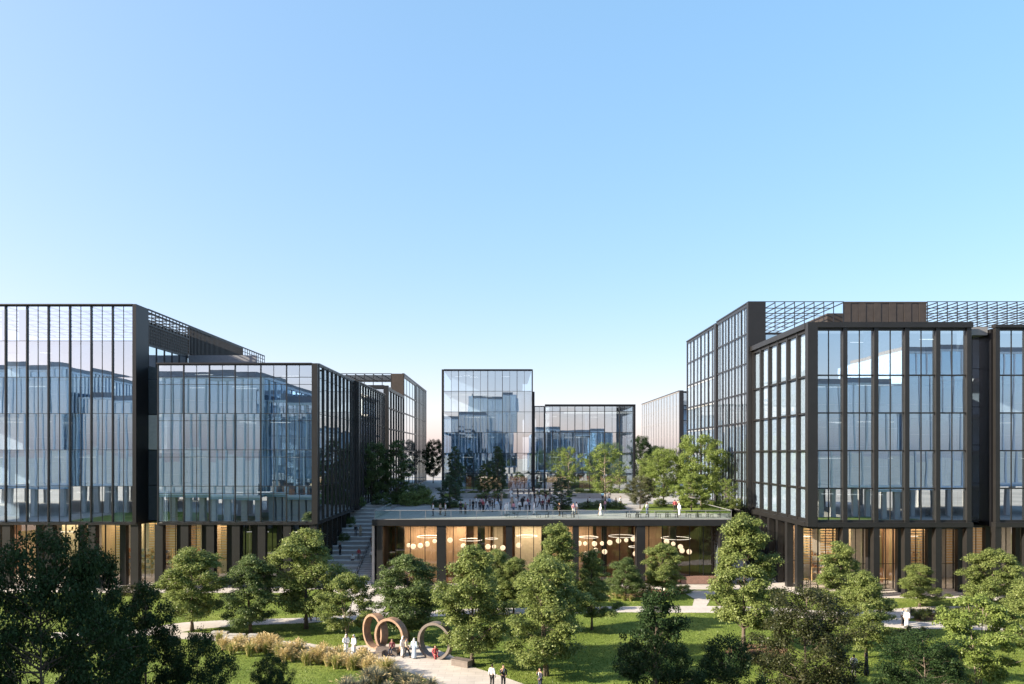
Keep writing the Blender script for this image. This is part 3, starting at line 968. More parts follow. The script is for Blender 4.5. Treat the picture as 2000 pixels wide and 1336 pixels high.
def pbox(mb, pxa, pxb, Y, d, z0, z1):
    return mb.box((pxa - CX) * Y / FPX, (pxb - CX) * Y / FPX, Y, Y + d, z0, z1)


single('planter_wall', pbox(MB(), 893, 1002, 142, 0.6, TZ + 0.05, TZ + 1.0), 'concrete', 'low grey planter wall on the terrace in front of the taller central glass part', 'planter wall', (0, 0, 0))
single('planter_wall', pbox(MB(), 1118, 1240, 142, 0.6, TZ + 0.05, TZ + 0.95), 'concrete', 'low grey planter wall on the terrace below the yellow green trees', 'planter wall', (0, 0, 0))

# ------------------------------------------------------------------ pavilion
P = thing('pavilion', 'dark framed glass pavilion under the terrace with warm timber rooms', 'pavilion', (6, 97, 0))
YP = 97.0
box_part(P, 'roof_slab', 'dark_metal', -17.6, 30.0, YP - 0.15, 108, 7.95, TZ)
colx = [(-17.0, -16.2), (-9.1, -7.9), (0.0, 0.85), (8.85, 9.6), (17.2, 18.35), (28.2, 29.0)]
for a, b_ in colx:
    box_part(P, 'column', 'dark_metal', a, b_, YP, YP + 1.1, 0, 7.94)
inner = [(-14.9, -14.0), (-3.9, -2.9), (4.9, 5.8), (13.2, 13.9), (22.6, 23.4)]
YG_ = YP + 2.2
for (a0, a1), (b0, b1) in zip(colx, colx[1:]):
    n = max(3, round((b0 - a1) / 1.7))
    xs = lin(a0 + 0.2, b0 + 0.2, n)
    for xa, xb in zip(xs, xs[1:]):
        gw = link('glass_wall', window_mesh(xb - xa, 7.8, 'glass_shop', 'black_metal', 0), P, (xa - 6, YG_ - 97, 0.12), 0)
        link('mullion', bar_mesh('mullion', -0.045, 0.045, -0.08, 0.08, 7.82, 'black_metal'), gw)
box_part(P, 'side_glass', 'slate_panel', 28.3, 28.4, YP + 1.2, 107.5, 0, 7.9)
box_part(P, 'side_wall', 'dark_metal', -16.9, -16.7, YP + 1.2, 107.5, 0, 7.9)
box_part(P, 'room_floor', 'dark_wood', -16.6, 28.2, YG_ + 0.1, 107.9, 0.05, 0.12)
box_part(P, 'room_ceiling', 'dark_wood', -16.6, 28.2, YG_ + 0.1, 107.9, 7.6, 7.9)
box_part(P, 'back_wall', 'dark_wood', -16.6, 28.2, 107.6, 107.9, 0.12, 7.6)
box_part(P, 'plinth', 'plinth_brick', 23.5, 28.3, YG_ - 0.5, YG_ - 0.1, 0, 1.0)
for a, b_, mt, y in ((-15.2, -9.2, 'wood', 105), (-8.6, -5.6, 'wood', 104), (-4.6, -2.2, 'wood', 105.5), (-1.8, -0.4, 'cream_panel', 103.5), (1.3, 5.6, 'cream_panel', 104.5),
                      (6.2, 12.4, 'wood', 105), (12.8, 17.2, 'dark_wood', 104), (18.4, 22.4, 'wood', 106)):
    box_part(P, 'wall_panel', mt, a, b_, y, y + 0.2, 0.13, 7.55)
for a, b_ in inner:
    box_part(P, 'inner_column', 'dark_metal', a, b_, YP + 4.5, YP + 5.3, 0.13, 7.59)
for x, wd, e in ((-12, 5, 190), (-5, 5, 150), (3.5, 5, 150), (10, 5, 110), (20.5, 5, 70)):
    warm_light(P, x, 102.3, 7.4, e, wd, 2)
# counters seen low in the room
box_part(P, 'counter', 'dark_wood', -9.6, -5.2, 103, 103.8, 0.13, 1.3)
box_part(P, 'counter', 'wood', 8.8, 13, 102.5, 103.2, 0.13, 1.2)

# pendant globes and ring lamps
Yl = 100.6
globes = [(798, 1065), (807, 1068), (821, 1067), (834, 1063), (849, 1058), (879, 1055), (905, 1067), (953, 1069), (965, 1068), (982, 1071), (1013, 1065), (1131, 1062), (1143, 1063),
          (1161, 1063), (1176, 1062), (1191, 1060), (1181, 1079), (1208, 1057), (1223, 1055), (1237, 1053), (1241, 1083), (1302, 1058), (1315, 1063), (1329, 1068), (1332, 1076), (1346, 1079),
          (1145, 1082), (1163, 1075)]
gm = MB().ball((0, 0, 0), 0.36, 0.36, 0.36, 0).mesh('globe', 'lamp_glow')
globes.sort()
for i, (x, y) in enumerate(globes):
    z = CH - (y - HY) * Yl / FPX
    yy = Yl + 0.9 * ((i * 37) % 5) / 5
    t = thing('pendant_lamp', 'round white globe lamp hanging inside the glass pavilion', 'lamp', ((x - CX) * yy / FPX, yy, z), 0, 'globe lamps hanging in the pavilion')
    s = 1.0 if i % 4 else 0.8
    g = link('globe', gm, t)
    g.scale = (s, s, s)
    link('cord', bar_mesh('cord', -0.012, 0.012, -0.012, 0.012, 7.55 - z - 0.3, 'black_metal'), t, (0, 0, 0.3))
rings = [(837, 1050, 22, 'beside the leftmost column'), (920, 1056, 22, 'in the second bay'), (960, 1054, 12, 'before the cream wall'), (1029, 1049, 20, 'in the orange middle bay'),
         (1150, 1051, 18, 'left of the pair in the brown bay'), (1215, 1049, 26, 'right of the pair in the brown bay'), (1240, 1070, 12, 'lowest and smallest beside the fifth column'), (1320, 1053, 28, 'in the rightmost lit bay')]
for x, y, hw, where in rings:
    z = CH - (y - HY) * Yl / FPX
    yy = Yl + 1.2
    rr = hw * yy / FPX
    m = MB()
    n = 36
    m.tube([(rr * math.cos(2 * PI * i / n), rr * math.sin(2 * PI * i / n), 0) for i in range(n + 1)], 0.042, 6, 0, False)
    t = thing('ring_lamp', 'thin glowing hoop lamp hanging ' + where + ' of the pavilion', 'lamp', ((x - CX) * yy / FPX, yy, z), 0, 'hoop lamps in the pavilion')
    link('hoop', m.mesh('hoop', 'strip_glow'), t)
    for a in (0, 2.1, 4.2):
        link('cord', bar_mesh('cord', -0.01, 0.01, -0.01, 0.01, 7.55 - z, 'black_metal'), t, (rr * math.cos(a), rr * math.sin(a), 0.05))

# glass railing round the terrace
RL = thing('glass_railing', 'greenish glass railing along the front edge of the terrace', 'railing', (6, 97, TZ))
xs = lin(-17.3, 29.7, 14)
for a, b_ in zip(xs, xs[1:]):
    part('glass_panel', MB().box(a + 0.03, b_ - 0.03, YP + 0.15, YP + 0.17, TZ + 0.06, TZ + 1.16), 'glass_rail', RL)
for x in xs:
    part('post', MB().box(x - 0.022, x + 0.022, YP + 0.12, YP + 0.2, TZ + 0.05, TZ + 1.17), 'grey_panel', RL)
part('handrail', MB().box(-17.35, 29.75, YP + 0.11, YP + 0.21, TZ + 1.171, TZ + 1.23), 'grey_panel', RL)
for x, lbl in ((-17.3, 'left'), (29.7, 'right')):
    part('glass_panel', MB().box(x - 0.01, x + 0.01, YP + 0.3, 111, TZ + 0.06, TZ + 1.16), 'glass_rail', RL)
    part('handrail', MB().box(x - 0.05, x + 0.05, YP + 0.22, 111, TZ + 1.172, TZ + 1.23), 'grey_panel', RL)

# ------------------------------------------------------------------ stairs
ST = thing('outdoor_staircase', 'broad stepped seating staircase rising between the left facade and the pavilion', 'staircase', (-21, 96, 0))
N = 18
Y0, RUN, RISE = 96.5, 1.56, TZ / 18
for i in range(N):
    y = Y0 + i * RUN
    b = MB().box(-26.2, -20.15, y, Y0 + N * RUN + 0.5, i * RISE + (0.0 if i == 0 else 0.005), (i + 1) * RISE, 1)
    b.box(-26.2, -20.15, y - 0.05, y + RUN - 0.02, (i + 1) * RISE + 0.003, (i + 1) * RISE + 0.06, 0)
    part('seating_step', b, ['step_stone', 'shaded_riser_stone'], ST)
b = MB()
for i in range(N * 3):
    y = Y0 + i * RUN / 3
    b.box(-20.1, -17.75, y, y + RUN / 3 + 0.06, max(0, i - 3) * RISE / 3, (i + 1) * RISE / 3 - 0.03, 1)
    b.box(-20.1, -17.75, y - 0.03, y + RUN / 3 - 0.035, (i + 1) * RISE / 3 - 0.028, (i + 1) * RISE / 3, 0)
part('stair_flight', b, ['step_stone', 'shaded_riser_stone'], ST)
for x in (-20.05, -17.85):
    b = MB()
    pts = [(x, Y0 + i * RUN, i * RISE + 1.0) for i in range(0, N + 1)]
    b.tube(pts, 0.03, 6)
    for p in pts[::2]:
        b.tube([(x, p[1], p[2] - 1.0), p], 0.025, 5)
    part('handrail', b, 'black_metal', ST)
part('side_wall', MB().box(-17.74, -17.4, 97.6, 125.9, 0, TZ - 0.02), 'concrete', ST)

SR = thing('outdoor_staircase', 'narrow stone stair climbing to the terrace beside the right tower', 'staircase', (32, 100, 0))
b = MB()
for i in range(52):
    y = 101 + i * 0.46
    b.box(30.2, 34.4, y, y + 0.52, max(0, i - 3) * TZ / 52, (i + 1) * TZ / 52)
part('stair_flight', b, 'step_stone', SR)
for x in (30.3, 34.3):
    b = MB()
    pts = [(x, 101 + i * 4.6 * 0.52, i * TZ / 10 + 1.0) for i in range(0, 11)]
    b.tube(pts, 0.035, 6)
    for p in pts:
        b.tube([(x, p[1], p[2] - 1.0), p], 0.028, 5)
    part('handrail', b, 'grey_panel', SR)
part('side_wall', MB().box(29.75, 30.15, 101, 125.9, 0, TZ - 0.02), 'concrete', SR)

# ------------------------------------------------------------------ ring sculptures, benches
def ring_mesh(ro, ri, depth):
    b = MB()
    n = 56
    def p(r, a, y):
        return (r * math.sin(a), y, ro - 0.12 - r * math.cos(a))
    for i in range(n):
        a, c = 2 * PI * i / n, 2 * PI * (i + 1) / n
        b.poly([p(ro, a, -depth / 2), p(ro, c, -depth / 2), p(ri, c, -depth / 2), p(ri, a, -depth / 2)], 0)
        b.poly([p(ri, a, depth / 2), p(ri, c, depth / 2), p(ro, c, depth / 2), p(ro, a, depth / 2)], 0)
        b.poly([p(ro, c, -depth / 2), p(ro, a, -depth / 2), p(ro, a, depth / 2), p(ro, c, depth / 2)], 0, True)
        b.poly([p(ri, a, -depth / 2), p(ri, c, -depth / 2), p(ri, c, depth / 2), p(ri, a, depth / 2)], 0, True)
    return b


def ground_thing_loc(px, py, z=0.0):
    x, y = ground(px, py, z)
    return (x, y, z + 0.03)


RINGS = [(733, 1266, R(-48), 'corten', 'orange brown steel ring sculpture, leftmost of the three, half hidden by the next ring'),
         (764, 1276, R(-30), 'corten', 'tan steel ring sculpture in the middle of the three with bench blocks at its foot'),
         (851, 1286, R(-24), 'grey_bronze', 'grey bronze ring sculpture, rightmost of the three, with a seated person in red')]
for px, py, a, mt, lb in RINGS:
    single('ring_sculpture', ring_mesh(1.6, 1.38, 0.70), mt, lb, 'sculpture', ground_thing_loc(px, py), 'ring sculptures beside the path', a)


def bench(px, py, wd, dp, ht, rz, label, mt='grey_bronze'):
    t = thing('block_bench', label, 'bench', ground_thing_loc(px, py), rz, 'block benches beside the path')
    link('seat', MB().box(-wd / 2, wd / 2, -dp / 2, dp / 2, ht - 0.10, ht).mesh('seat', mt), t)
    link('base', MB().box(-wd / 2 + 0.04, wd / 2 - 0.04, -dp / 2 + 0.04, dp / 2 - 0.04, 0, ht - 0.102).mesh('base', mt), t)


bench(902, 1301, 1.7, 0.8, 0.55, R(-32), 'brown block bench by the lawn right of the rings')
bench(757, 1279, 1.9, 0.7, 0.60, R(-8), 'long brown block bench in front of the middle ring', 'grey_bronze')
bench(742, 1282, 0.65, 0.6, 0.50, R(-15), 'small cube bench beside the long block bench', 'grey_bronze')
bench(430, 1241, 1.6, 0.5, 0.35, R(-6), 'low stone bench at the path edge far left', 'concrete')
bench(462, 1246, 1.6, 0.5, 0.35, R(-6), 'low stone bench at the path edge, middle of the left three', 'concrete')
bench(495, 1248, 0.9, 0.5, 0.45, R(-6), 'short stone bench at the path edge nearest the rings', 'concrete')
t = thing('planter_pot', 'dark drum planter standing between the white robed pair and the rings', 'planter', ground_thing_loc(709, 1279))
link('drum', MB().loft([(0, 0, 0, 0.36, 0.36), (0, 0, 0.55, 0.40, 0.40), (0, 0, 0.56, 0.34, 0.34), (0, 0, 0.5, 0.33, 0.33)]).mesh('drum', 'dark_metal'), t)

# terrace tables seen through the glass railing
def table_set(px, py):
    x, y = ground(px, py, TZ)
    t = thing('picnic_table', 'slim dark table standing behind the glass railing on the terrace', 'table', (x, y, TZ + 0.05), 0, 'tables behind the terrace railing')
    link('tabletop', bar_mesh('tabletop', -0.9, 0.9, -0.35, 0.35, 0.05, 'dark_metal'), t, (0, 0, 0.72))
    for sx in (-0.8, 0.8):
        for sy in (-0.28, 0.28):
            link('leg', bar_mesh('leg', -0.025, 0.025, -0.025, 0.025, 0.718, 'dark_metal'), t, (sx, sy, 0))
    for dx in (-1, 1):
        s = thing('stool', 'small dark stool beside a table behind the glass railing', 'stool', (x + dx * 0.5, y - 0.62, TZ + 0.05), 0, 'stools behind the terrace railing')
        link('seat', bar_mesh('seat', -0.19, 0.19, -0.17, 0.17, 0.04, 'dark_metal'), s, (0, 0, 0.44))
        for sx in (-0.15, 0.15):
            for sy in (-0.13, 0.13):
                link('leg', bar_mesh('leg', -0.015, 0.015, -0.015, 0.015, 0.438, 'dark_metal'), s, (sx, sy, 0))


for px in (1000, 1060, 1110, 1235, 1255, 1293, 1312, 1352, 1372, 1395):
    table_set(px, 1011)

# low stones in the bed before the pavilion
rs = random.Random(5)
rk = []
for k in range(3):
    b = MB()
    b.loft([(0, 0, 0, 0.42, 0.30), (0.02, 0, 0.16, 0.48, 0.34), (0.05, 0.02, 0.32, 0.36, 0.27), (0.04, 0, 0.42, 0.16, 0.12)])
    b.v = [(x * (1 + 0.15 * rs.uniform(-1, 1)), y * (1 + 0.15 * rs.uniform(-1, 1)), z) for x, y, z in b.v]
    rk.append(b.mesh('boulder', 'rock'))
for i, (px, py) in enumerate([(1238, 1154), (1247, 1157), (1256, 1153), (1264, 1156), (1272, 1152), (1300, 1155), (1320, 1151), (1334, 1153), (1190, 1156)]):
    o = link('boulder', rk[i % 3], None, ground_thing_loc(px, py), i * 1.3)
    props(o, 'low pale boulder in the mulch bed before the pavilion', 'boulder', 'boulders before the pavilion')

# tables in the right ground floor room
for i, (x, y) in enumerate(((39.2, 97.5), (41.8, 97.3), (45.5, 97.4), (49.8, 97.8), (54, 97.4))):
    t = thing('room_table', 'dark table with a thick top inside the ground floor of the right block', 'table', (x, y, 0.12), 0, 'tables inside the right ground floor')
    link('tabletop', bar_mesh('tabletop', -0.8, 0.8, -0.4, 0.4, 0.06, 'slat_wood'), t, (0, 0, 0.7))
    for sx in (-0.7, 0.7):
        for sy in (-0.32, 0.32):
            link('leg', bar_mesh('leg', -0.03, 0.03, -0.03, 0.03, 0.698, 'black_metal'), t, (sx, sy, 0))

# ------------------------------------------------------------------ trees
def leaf_array(C, nrm, size, rg, aspect=0.62, fold=0.25):
    """one four-cornered folded leaf at every centre"""
    n = len(C)
    nrm = nrm / np.linalg.norm(nrm, axis=1, keepdims=True)
    t = rg.normal(size=(n, 3))
    u = np.cross(nrm, t)
    u /= np.linalg.norm(u, axis=1, keepdims=True) + 1e-9
    v = np.cross(nrm, u)
    s = size * rg.uniform(0.6, 1.3, (n, 1))
    a = C - u * s * 0.5
    c = C + u * s * 0.5
    f = nrm * s * fold
    b_ = C + v * s * aspect * 0.5 + f * 0.5
    d = C - v * s * aspect * 0.5 + f * 0.5
    V = np.stack([a, b_, c, d], axis=1).reshape(-1, 3)
    return V


def quads_mesh(name, V, mats):
    n = len(V) // 4
    me = bpy.data.meshes.new(name)
    me.vertices.add(len(V))
    me.vertices.foreach_set('co', V.astype(np.float32).ravel())
    me.loops.add(len(V))
    me.loops.foreach_set('vertex_index', np.arange(len(V), dtype=np.int32))
    me.polygons.add(n)
    me.polygons.foreach_set('loop_start', np.arange(0, len(V), 4, dtype=np.int32))
    for m in mats:
        me.materials.append(M[m])
    me.update(calc_edges=True)
    return me


def env(t, kind):
    t = min(max(t, 0.0), 1.0)
    if kind == 'broad':
        return ((t + 0.10) / 0.42) ** 0.5 if t < 0.32 else max(0.05, 1 - ((t - 0.32) / 0.72) ** 1.7)
    if kind == 'conic':
        return ((t + 0.06) / 0.30) ** 0.6 if t < 0.24 else max(0.05, 1 - ((t - 0.24) / 0.80) ** 1.15)
    if kind == 'round':
        return math.sqrt(max(0.03, 1 - (2 * t - 1) ** 2)) ** 0.9
    if kind == 'narrow':
        return max(0.12, math.sin(PI * (0.12 + 0.86 * t)) ** 0.8) * (1 - 0.25 * t)
    if kind == 'bush':
        return math.sqrt(max(0.03, 1 - (1.35 * t - 0.35) ** 2))
    return 1.0


def tree_proto(seed, Ht, Rd, th, kind, nleaf, lsize, leafm, barkm='bark', nbr=26, clump=(0.10, 0.19), stems=1, flat=0.62, irr=0.25):
    """returns (trunk mesh, crown mesh) for a tree of height Ht, crown radius Rd, crown base height th"""
    rn = random.Random(seed)
    rg = np.random.default_rng(seed)
    tb = MB()
    clumps = []
    ch = Ht - th
    lobes = [(rn.uniform(0, 2 * PI), rn.uniform(0, 2 * PI), rn.uniform(2, 4)) for _ in range(3)]

    def rad(t, az):
        m = 1.0
        for k, (a, b_, f) in enumerate(lobes):
            m += irr * 0.5 * math.sin((k + 1) * az + a) * math.sin(f * t * PI + b_)
        return Rd * env(t, kind) * m

    for s in range(stems):
        lean = Vector((rn.uniform(-1, 1), rn.uniform(-1, 1), 0)) * (0.03 if stems == 1 else 0.22) * Rd
        base = Vector((rn.uniform(-.2, .2), rn.uniform(-.2, .2), 0)) if stems > 1 else Vector((0, 0, 0))
        tp = []
        for i in range(9):
            f = i / 8
            tp.append(base + Vector((lean.x * f + rn.uniform(-1, 1) * 0.012 * Ht * f, lean.y * f + rn.uniform(-1, 1) * 0.012 * Ht * f, f * Ht * 0.90)))
        r0 = 0.0155 * Ht / math.sqrt(stems)
        rr = [r0 * 1.5] + [r0 * (1 - 0.9 * (i / 8) ** 0.9) + 0.008 for i in range(1, 9)]
        tb.tube(tp, rr, 8)

        def trunk_at(z):
            f = min(max(z / (Ht * 0.90), 0), 1) * 8
            i = min(7, int(f))
            return tp[i].lerp(tp[i + 1], f - i)

        nb = nbr // stems
        for i in range(nb):
            q = (i + rn.uniform(0.1, 0.9)) / nb
            az = i * 2.399963 + rn.uniform(-0.5, 0.5) + s * 1.7
            te = q ** 0.9                     # height of the limb's end within the crown
            ze = th + ch * te
            rise = rn.uniform(0.16, 0.34) * ch * (1 - 0.4 * te)
            zs = max(th * 0.78, ze - rise)
            zs = min(zs, Ht * 0.86)
            rrr = rad(te, az) * rn.uniform(0.62, 0.96)
            p0 = trunk_at(zs)
            p2 = Vector((tp[4].x + rrr * math.cos(az), tp[4].y + rrr * math.sin(az), ze))
            pm = p0.lerp(p2, 0.5) + Vector((0, 0, -0.03 * ch + rn.uniform(-.03, .05) * ch))
            pts = [p0, p0.lerp(pm, 0.5) + Vector((rn.uniform(-.05, .05), rn.uniform(-.05, .05), 0)), pm, pm.lerp(p2, 0.55) + Vector((0, 0, rn.uniform(-.05, .1))), p2]
            br = r0 * rn.uniform(0.26, 0.42) * (1 - 0.5 * te)
            tb.tube(pts, [br, br * .8, br * .6, br * .42, br * .2], 5, 0, False)
            clumps.append((p2, rn.uniform(*clump) * Rd * 1.1))
            nsub = 4 if rrr > 0.45 * Rd else 2
            for k in range(nsub):
                f = 0.35 + 0.6 * (k + rn.random() * .8) / nsub
                seg = f * 4
                j = min(3, int(seg))
                q0 = pts[j].lerp(pts[j + 1], seg - j)
                a2 = az + rn.choice((-1, 1)) * rn.uniform(0.4, 1.3)
                ln = rn.uniform(0.14, 0.34) * Rd
                q1 = q0 + Vector((math.cos(a2) * ln, math.sin(a2) * ln, rn.uniform(-0.05, 0.5) * ln))
                tb.tube([q0, q0.lerp(q1, .5) + Vector((0, 0, .04)), q1], [br * .4, br * .28, br * .12], 4, 0, False)
                clumps.append((q1, rn.uniform(*clump) * Rd))
    wts = np.array([c[1] ** 2 for c in clumps])
    cnt = (wts / wts.sum() * nleaf).astype(int)
    Vs = []
    for (c, rc), n in zip(clumps, cnt):
        if n < 4:
            continue
        d = rg.normal(size=(n, 3))
        d /= np.linalg.norm(d, axis=1, keepdims=True)
        rr_ = rg.uniform(0.25, 1.0, (n, 1)) ** 0.55 * (1 + 0.25 * rg.normal(size=(n, 1)).clip(-1, 1.6))
        off = d * rr_ * rc
        off[:, 2] *= flat
        off[:, 2] -= 0.20 * (off[:, 0] ** 2 + off[:, 1] ** 2) / max(rc, .05)     # pads droop at the rim
        Cc = np.array(c) + off
        nm = d * 0.6 + np.array([0, 0, 0.75]) + rg.normal(size=(n, 3)) * 0.55
        Vs.append(leaf_array(Cc, nm, lsize, rg))
    return tb.mesh('trunk', barkm), quads_mesh('crown', np.concatenate(Vs), [leafm])


PROTO = {
    'broad1': tree_proto(1, 9.0, 3.3, 1.7, 'broad', 40000, 0.175, 'leaf_fresh', nbr=48, irr=0.5, clump=(0.11, 0.25), flat=0.5),
    'broad2': tree_proto(2, 9.0, 3.2, 1.9, 'broad', 38000, 0.175, 'leaf_fresh', nbr=38, irr=0.7, clump=(0.11, 0.25), flat=0.5),
    'broad3': tree_proto(22, 9.0, 3.2, 1.5, 'broad', 38000, 0.175, 'leaf_fresh', nbr=36, irr=0.8, clump=(0.11, 0.25), flat=0.5, stems=2),
    'conic1': tree_proto(3, 10.0, 3.2, 1.9, 'conic', 40000, 0.175, 'leaf_fresh', nbr=42, irr=0.5, clump=(0.11, 0.24), flat=0.5),
    'conic2': tree_proto(8, 9.0, 3.2, 1.6, 'conic', 40000, 0.17, 'leaf_fresh', nbr=40, irr=0.65, clump=(0.11, 0.25), flat=0.5),
    'conic3': tree_proto(31, 9.5, 3.2, 1.8, 'conic', 40000, 0.17, 'leaf_fresh', nbr=38, irr=0.75, clump=(0.11, 0.25), flat=0.5),
    'multi': tree_proto(4, 6.5, 3.0, 1.2, 'broad', 25000, 0.165, 'leaf_fresh', 'pale_bark', nbr=34, stems=3, irr=0.6, flat=0.5),
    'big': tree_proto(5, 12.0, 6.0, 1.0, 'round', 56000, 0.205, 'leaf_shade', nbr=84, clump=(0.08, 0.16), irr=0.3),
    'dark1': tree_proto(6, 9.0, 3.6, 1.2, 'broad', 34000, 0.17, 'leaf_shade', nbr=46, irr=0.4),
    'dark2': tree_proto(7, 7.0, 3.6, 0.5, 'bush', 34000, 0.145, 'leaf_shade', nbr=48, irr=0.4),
    'birch': tree_proto(9, 9.0, 3.0, 2.0, 'round', 8000, 0.19, 'leaf_lime', 'pale_bark', nbr=30, clump=(0.11, 0.18), irr=0.5),
    'narrow': tree_proto(10, 8.0, 2.0, 0.9, 'narrow', 11000, 0.17, 'leaf_blue', nbr=34, irr=0.35),
    'round': tree_proto(11, 10.0, 4.4, 2.0, 'round', 34000, 0.19, 'leaf_lime', nbr=46, irr=0.3),
    'shrub': tree_proto(12, 2.0, 1.6, 0.1, 'bush', 3600, 0.17, 'leaf_deep', nbr=24, clump=(0.16, 0.28), irr=0.3),
}
PH = {'broad1': (9, 3.3), 'broad2': (9, 3.2), 'conic1': (10, 3.2), 'conic2': (9, 3.2), 'broad3': (9, 3.2), 'conic3': (9.5, 3.2), 'multi': (6.5, 3.0), 'big': (12, 6), 'dark1': (9, 3.6), 'dark2': (7, 3.6), 'birch': (9, 3.0),
      'narrow': (8, 2.0), 'round': (10, 4.4), 'shrub': (2.0, 1.6)}


def tree(kind, px, top, wpx, label, base=None, Y=None, z=0.0, leaf=None, rz=0.0, group=None, cat='tree', name=None, dx=0):
    """plant a tree whose crown is wpx photo pixels wide with its top at photo row `top`, at its own real distance"""
    if Y is None:
        Y = (CH - z) * FPX / (base - HY)
    x = (px - CX) * Y / FPX
    h = CH - (top - HY) * Y / FPX - z
    r = wpx * Y / FPX / 2
    H0, R0 = PH[kind]
    t = thing(name or ('shrub' if kind == 'shrub' else 'broadleaf_tree'), label, cat, (x, Y, z), rz, group)
    sx = r / (R0 * (0.94 if group == 'young trees on the park lawn' else 0.98))
    sz = h / (H0 * 0.99)
    t.scale = (sx, sx, sz)
    tr, cr = PROTO[kind]
    link('trunk', tr, t)
    c = link('crown', cr, t)
    if leaf:
        c.material_slots[0].link = 'OBJECT'
        c.material_slots[0].material = M[leaf]
    return t


PG = 'young trees on the park lawn'
tree('broad2', 375, 1070, 132, 'leafy green tree on the lawn left of the dark glass ground floor', base=1233, group=PG, rz=0.6)
tree('broad3', 492, 1088, 112, 'dark green tree on the lawn before the dark glass ground floor', base=1237, group=PG, rz=2.2, leaf='leaf_deep')
tree('broad2', 598, 1034, 150, 'broad full tree covering the foot of the stairs on the left lawn', base=1228, group=PG, rz=4.0)
tree('multi', 676, 1120, 118, 'small many stemmed tree behind the two white robed people', base=1248, group=PG, rz=1.0)
tree('broad1', 797, 1085, 132, 'round crowned tree behind the ring sculptures', base=1252, group=PG, rz=5.4, leaf='leaf_deep')
tree('conic2', 922, 1067, 158, 'tall green tree right of the ring sculptures beside the block bench', base=1299, group=PG, rz=0.3)
tree('broad2', 968, 1074, 90, 'tree behind, its top peeking over the cream pavilion bay', base=1196, group=PG, rz=3.3)
tree('conic2', 1003, 1090, 80, 'slim tree half hidden between the two tallest middle trees', base=1202, group=PG, rz=1.3)
tree('broad3', 1070, 1092, 168, 'large full tree with a clear pale trunk on the middle lawn', base=1320, group=PG, rz=1.9)
tree('conic1', 1090, 1027, 116, 'tree with the highest top before the pavilion, behind the large middle tree', base=1236, group=PG, rz=2.9)
tree('conic3', 1156, 1078, 92, 'light green tree beside the cross path right of the large middle tree', base=1230, group=PG, rz=4.4)
tree('broad1', 1222, 1090, 66, 'small dark tree in the bed before the pavilion', base=1172, group=PG, rz=0.9, leaf='leaf_deep')
tree('broad2', 1294, 1061, 78, 'small rounded tree before the right end of the pavilion', base=1166, group=PG, rz=2.0)
tree('conic1', 1452, 1008, 150, 'tallest pale green tree on the lawn between pavilion and right block', base=1268, group=PG, rz=4.7)
tree('conic3', 1640, 1064, 112, 'green tree before the columns of the right block', base=1214, group=PG, rz=0.5)
tree('conic2', 1692, 1118, 112, 'green tree with a pale trunk beside the couple on the right path', base=1284, group=PG, rz=3.6)
tree('broad3', 1795, 1104, 78, 'small tree before the right ground floor room', base=1186, group=PG, rz=5.0)
tree('broad2', 1938, 1072, 110, 'tree at the far right before the last columns', base=1212, group=PG, rz=1.5)
tree('multi', 1912, 1166, 158, 'bright yellow green near tree at the right edge', base=1352, leaf='leaf_lime', group=PG, rz=2.4)
tree('broad2', 2010, 1130, 120, 'green tree cut off by the right edge', base=1290, group=PG, rz=0.2)

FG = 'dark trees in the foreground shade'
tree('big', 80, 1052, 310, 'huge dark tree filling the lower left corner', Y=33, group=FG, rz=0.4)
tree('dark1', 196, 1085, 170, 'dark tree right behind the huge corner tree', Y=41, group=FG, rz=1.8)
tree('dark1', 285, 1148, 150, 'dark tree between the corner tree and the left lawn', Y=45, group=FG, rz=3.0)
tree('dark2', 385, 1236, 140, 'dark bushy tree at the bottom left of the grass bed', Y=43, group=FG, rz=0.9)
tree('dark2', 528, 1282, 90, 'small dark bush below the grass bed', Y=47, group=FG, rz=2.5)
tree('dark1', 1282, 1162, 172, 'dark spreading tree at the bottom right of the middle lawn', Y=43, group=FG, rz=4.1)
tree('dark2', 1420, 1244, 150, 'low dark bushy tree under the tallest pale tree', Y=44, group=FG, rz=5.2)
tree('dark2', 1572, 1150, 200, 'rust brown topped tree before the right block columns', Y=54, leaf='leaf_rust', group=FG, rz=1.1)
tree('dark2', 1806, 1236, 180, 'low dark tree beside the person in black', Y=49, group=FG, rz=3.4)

TG = 'trees on the terrace'
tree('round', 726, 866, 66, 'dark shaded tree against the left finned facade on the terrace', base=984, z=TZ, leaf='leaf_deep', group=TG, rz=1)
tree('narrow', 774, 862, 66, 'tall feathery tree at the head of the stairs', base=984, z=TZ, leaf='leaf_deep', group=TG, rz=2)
tree('narrow', 889, 873, 40, 'slender dark tree before the left edge of the central building', base=974, z=TZ, leaf='leaf_blue', group=TG, rz=3)
tree('narrow', 878, 930, 54, 'short grey green tree under the slender dark tree', base=994, z=TZ, leaf='leaf_blue', group=TG, rz=4)
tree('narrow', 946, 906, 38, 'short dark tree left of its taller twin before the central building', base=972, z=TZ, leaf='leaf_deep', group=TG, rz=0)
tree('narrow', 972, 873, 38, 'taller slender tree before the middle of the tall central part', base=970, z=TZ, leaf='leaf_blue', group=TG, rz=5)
tree('birch', 1110, 874, 48, 'airy yellow green tree before the left of the low central part', base=968, z=TZ, group=TG, rz=1)
tree('narrow', 1097, 934, 52, 'short dark green tree standing in the terrace crowd', base=998, z=TZ, leaf='leaf_blue', group=TG, rz=2.3)
tree('birch', 1182, 868, 78, 'airy yellow green tree alone before the low central part', base=986, z=TZ, group=TG, rz=3.6)
tree('round', 1250, 932, 58, 'olive round small tree right of the terrace crowd', base=994, z=TZ, leaf='leaf_olive', group=TG, rz=0.5)
tree('round', 1296, 878, 88, 'bright green round tree left of the biggest terrace tree', base=988, z=TZ, group=TG, rz=2)
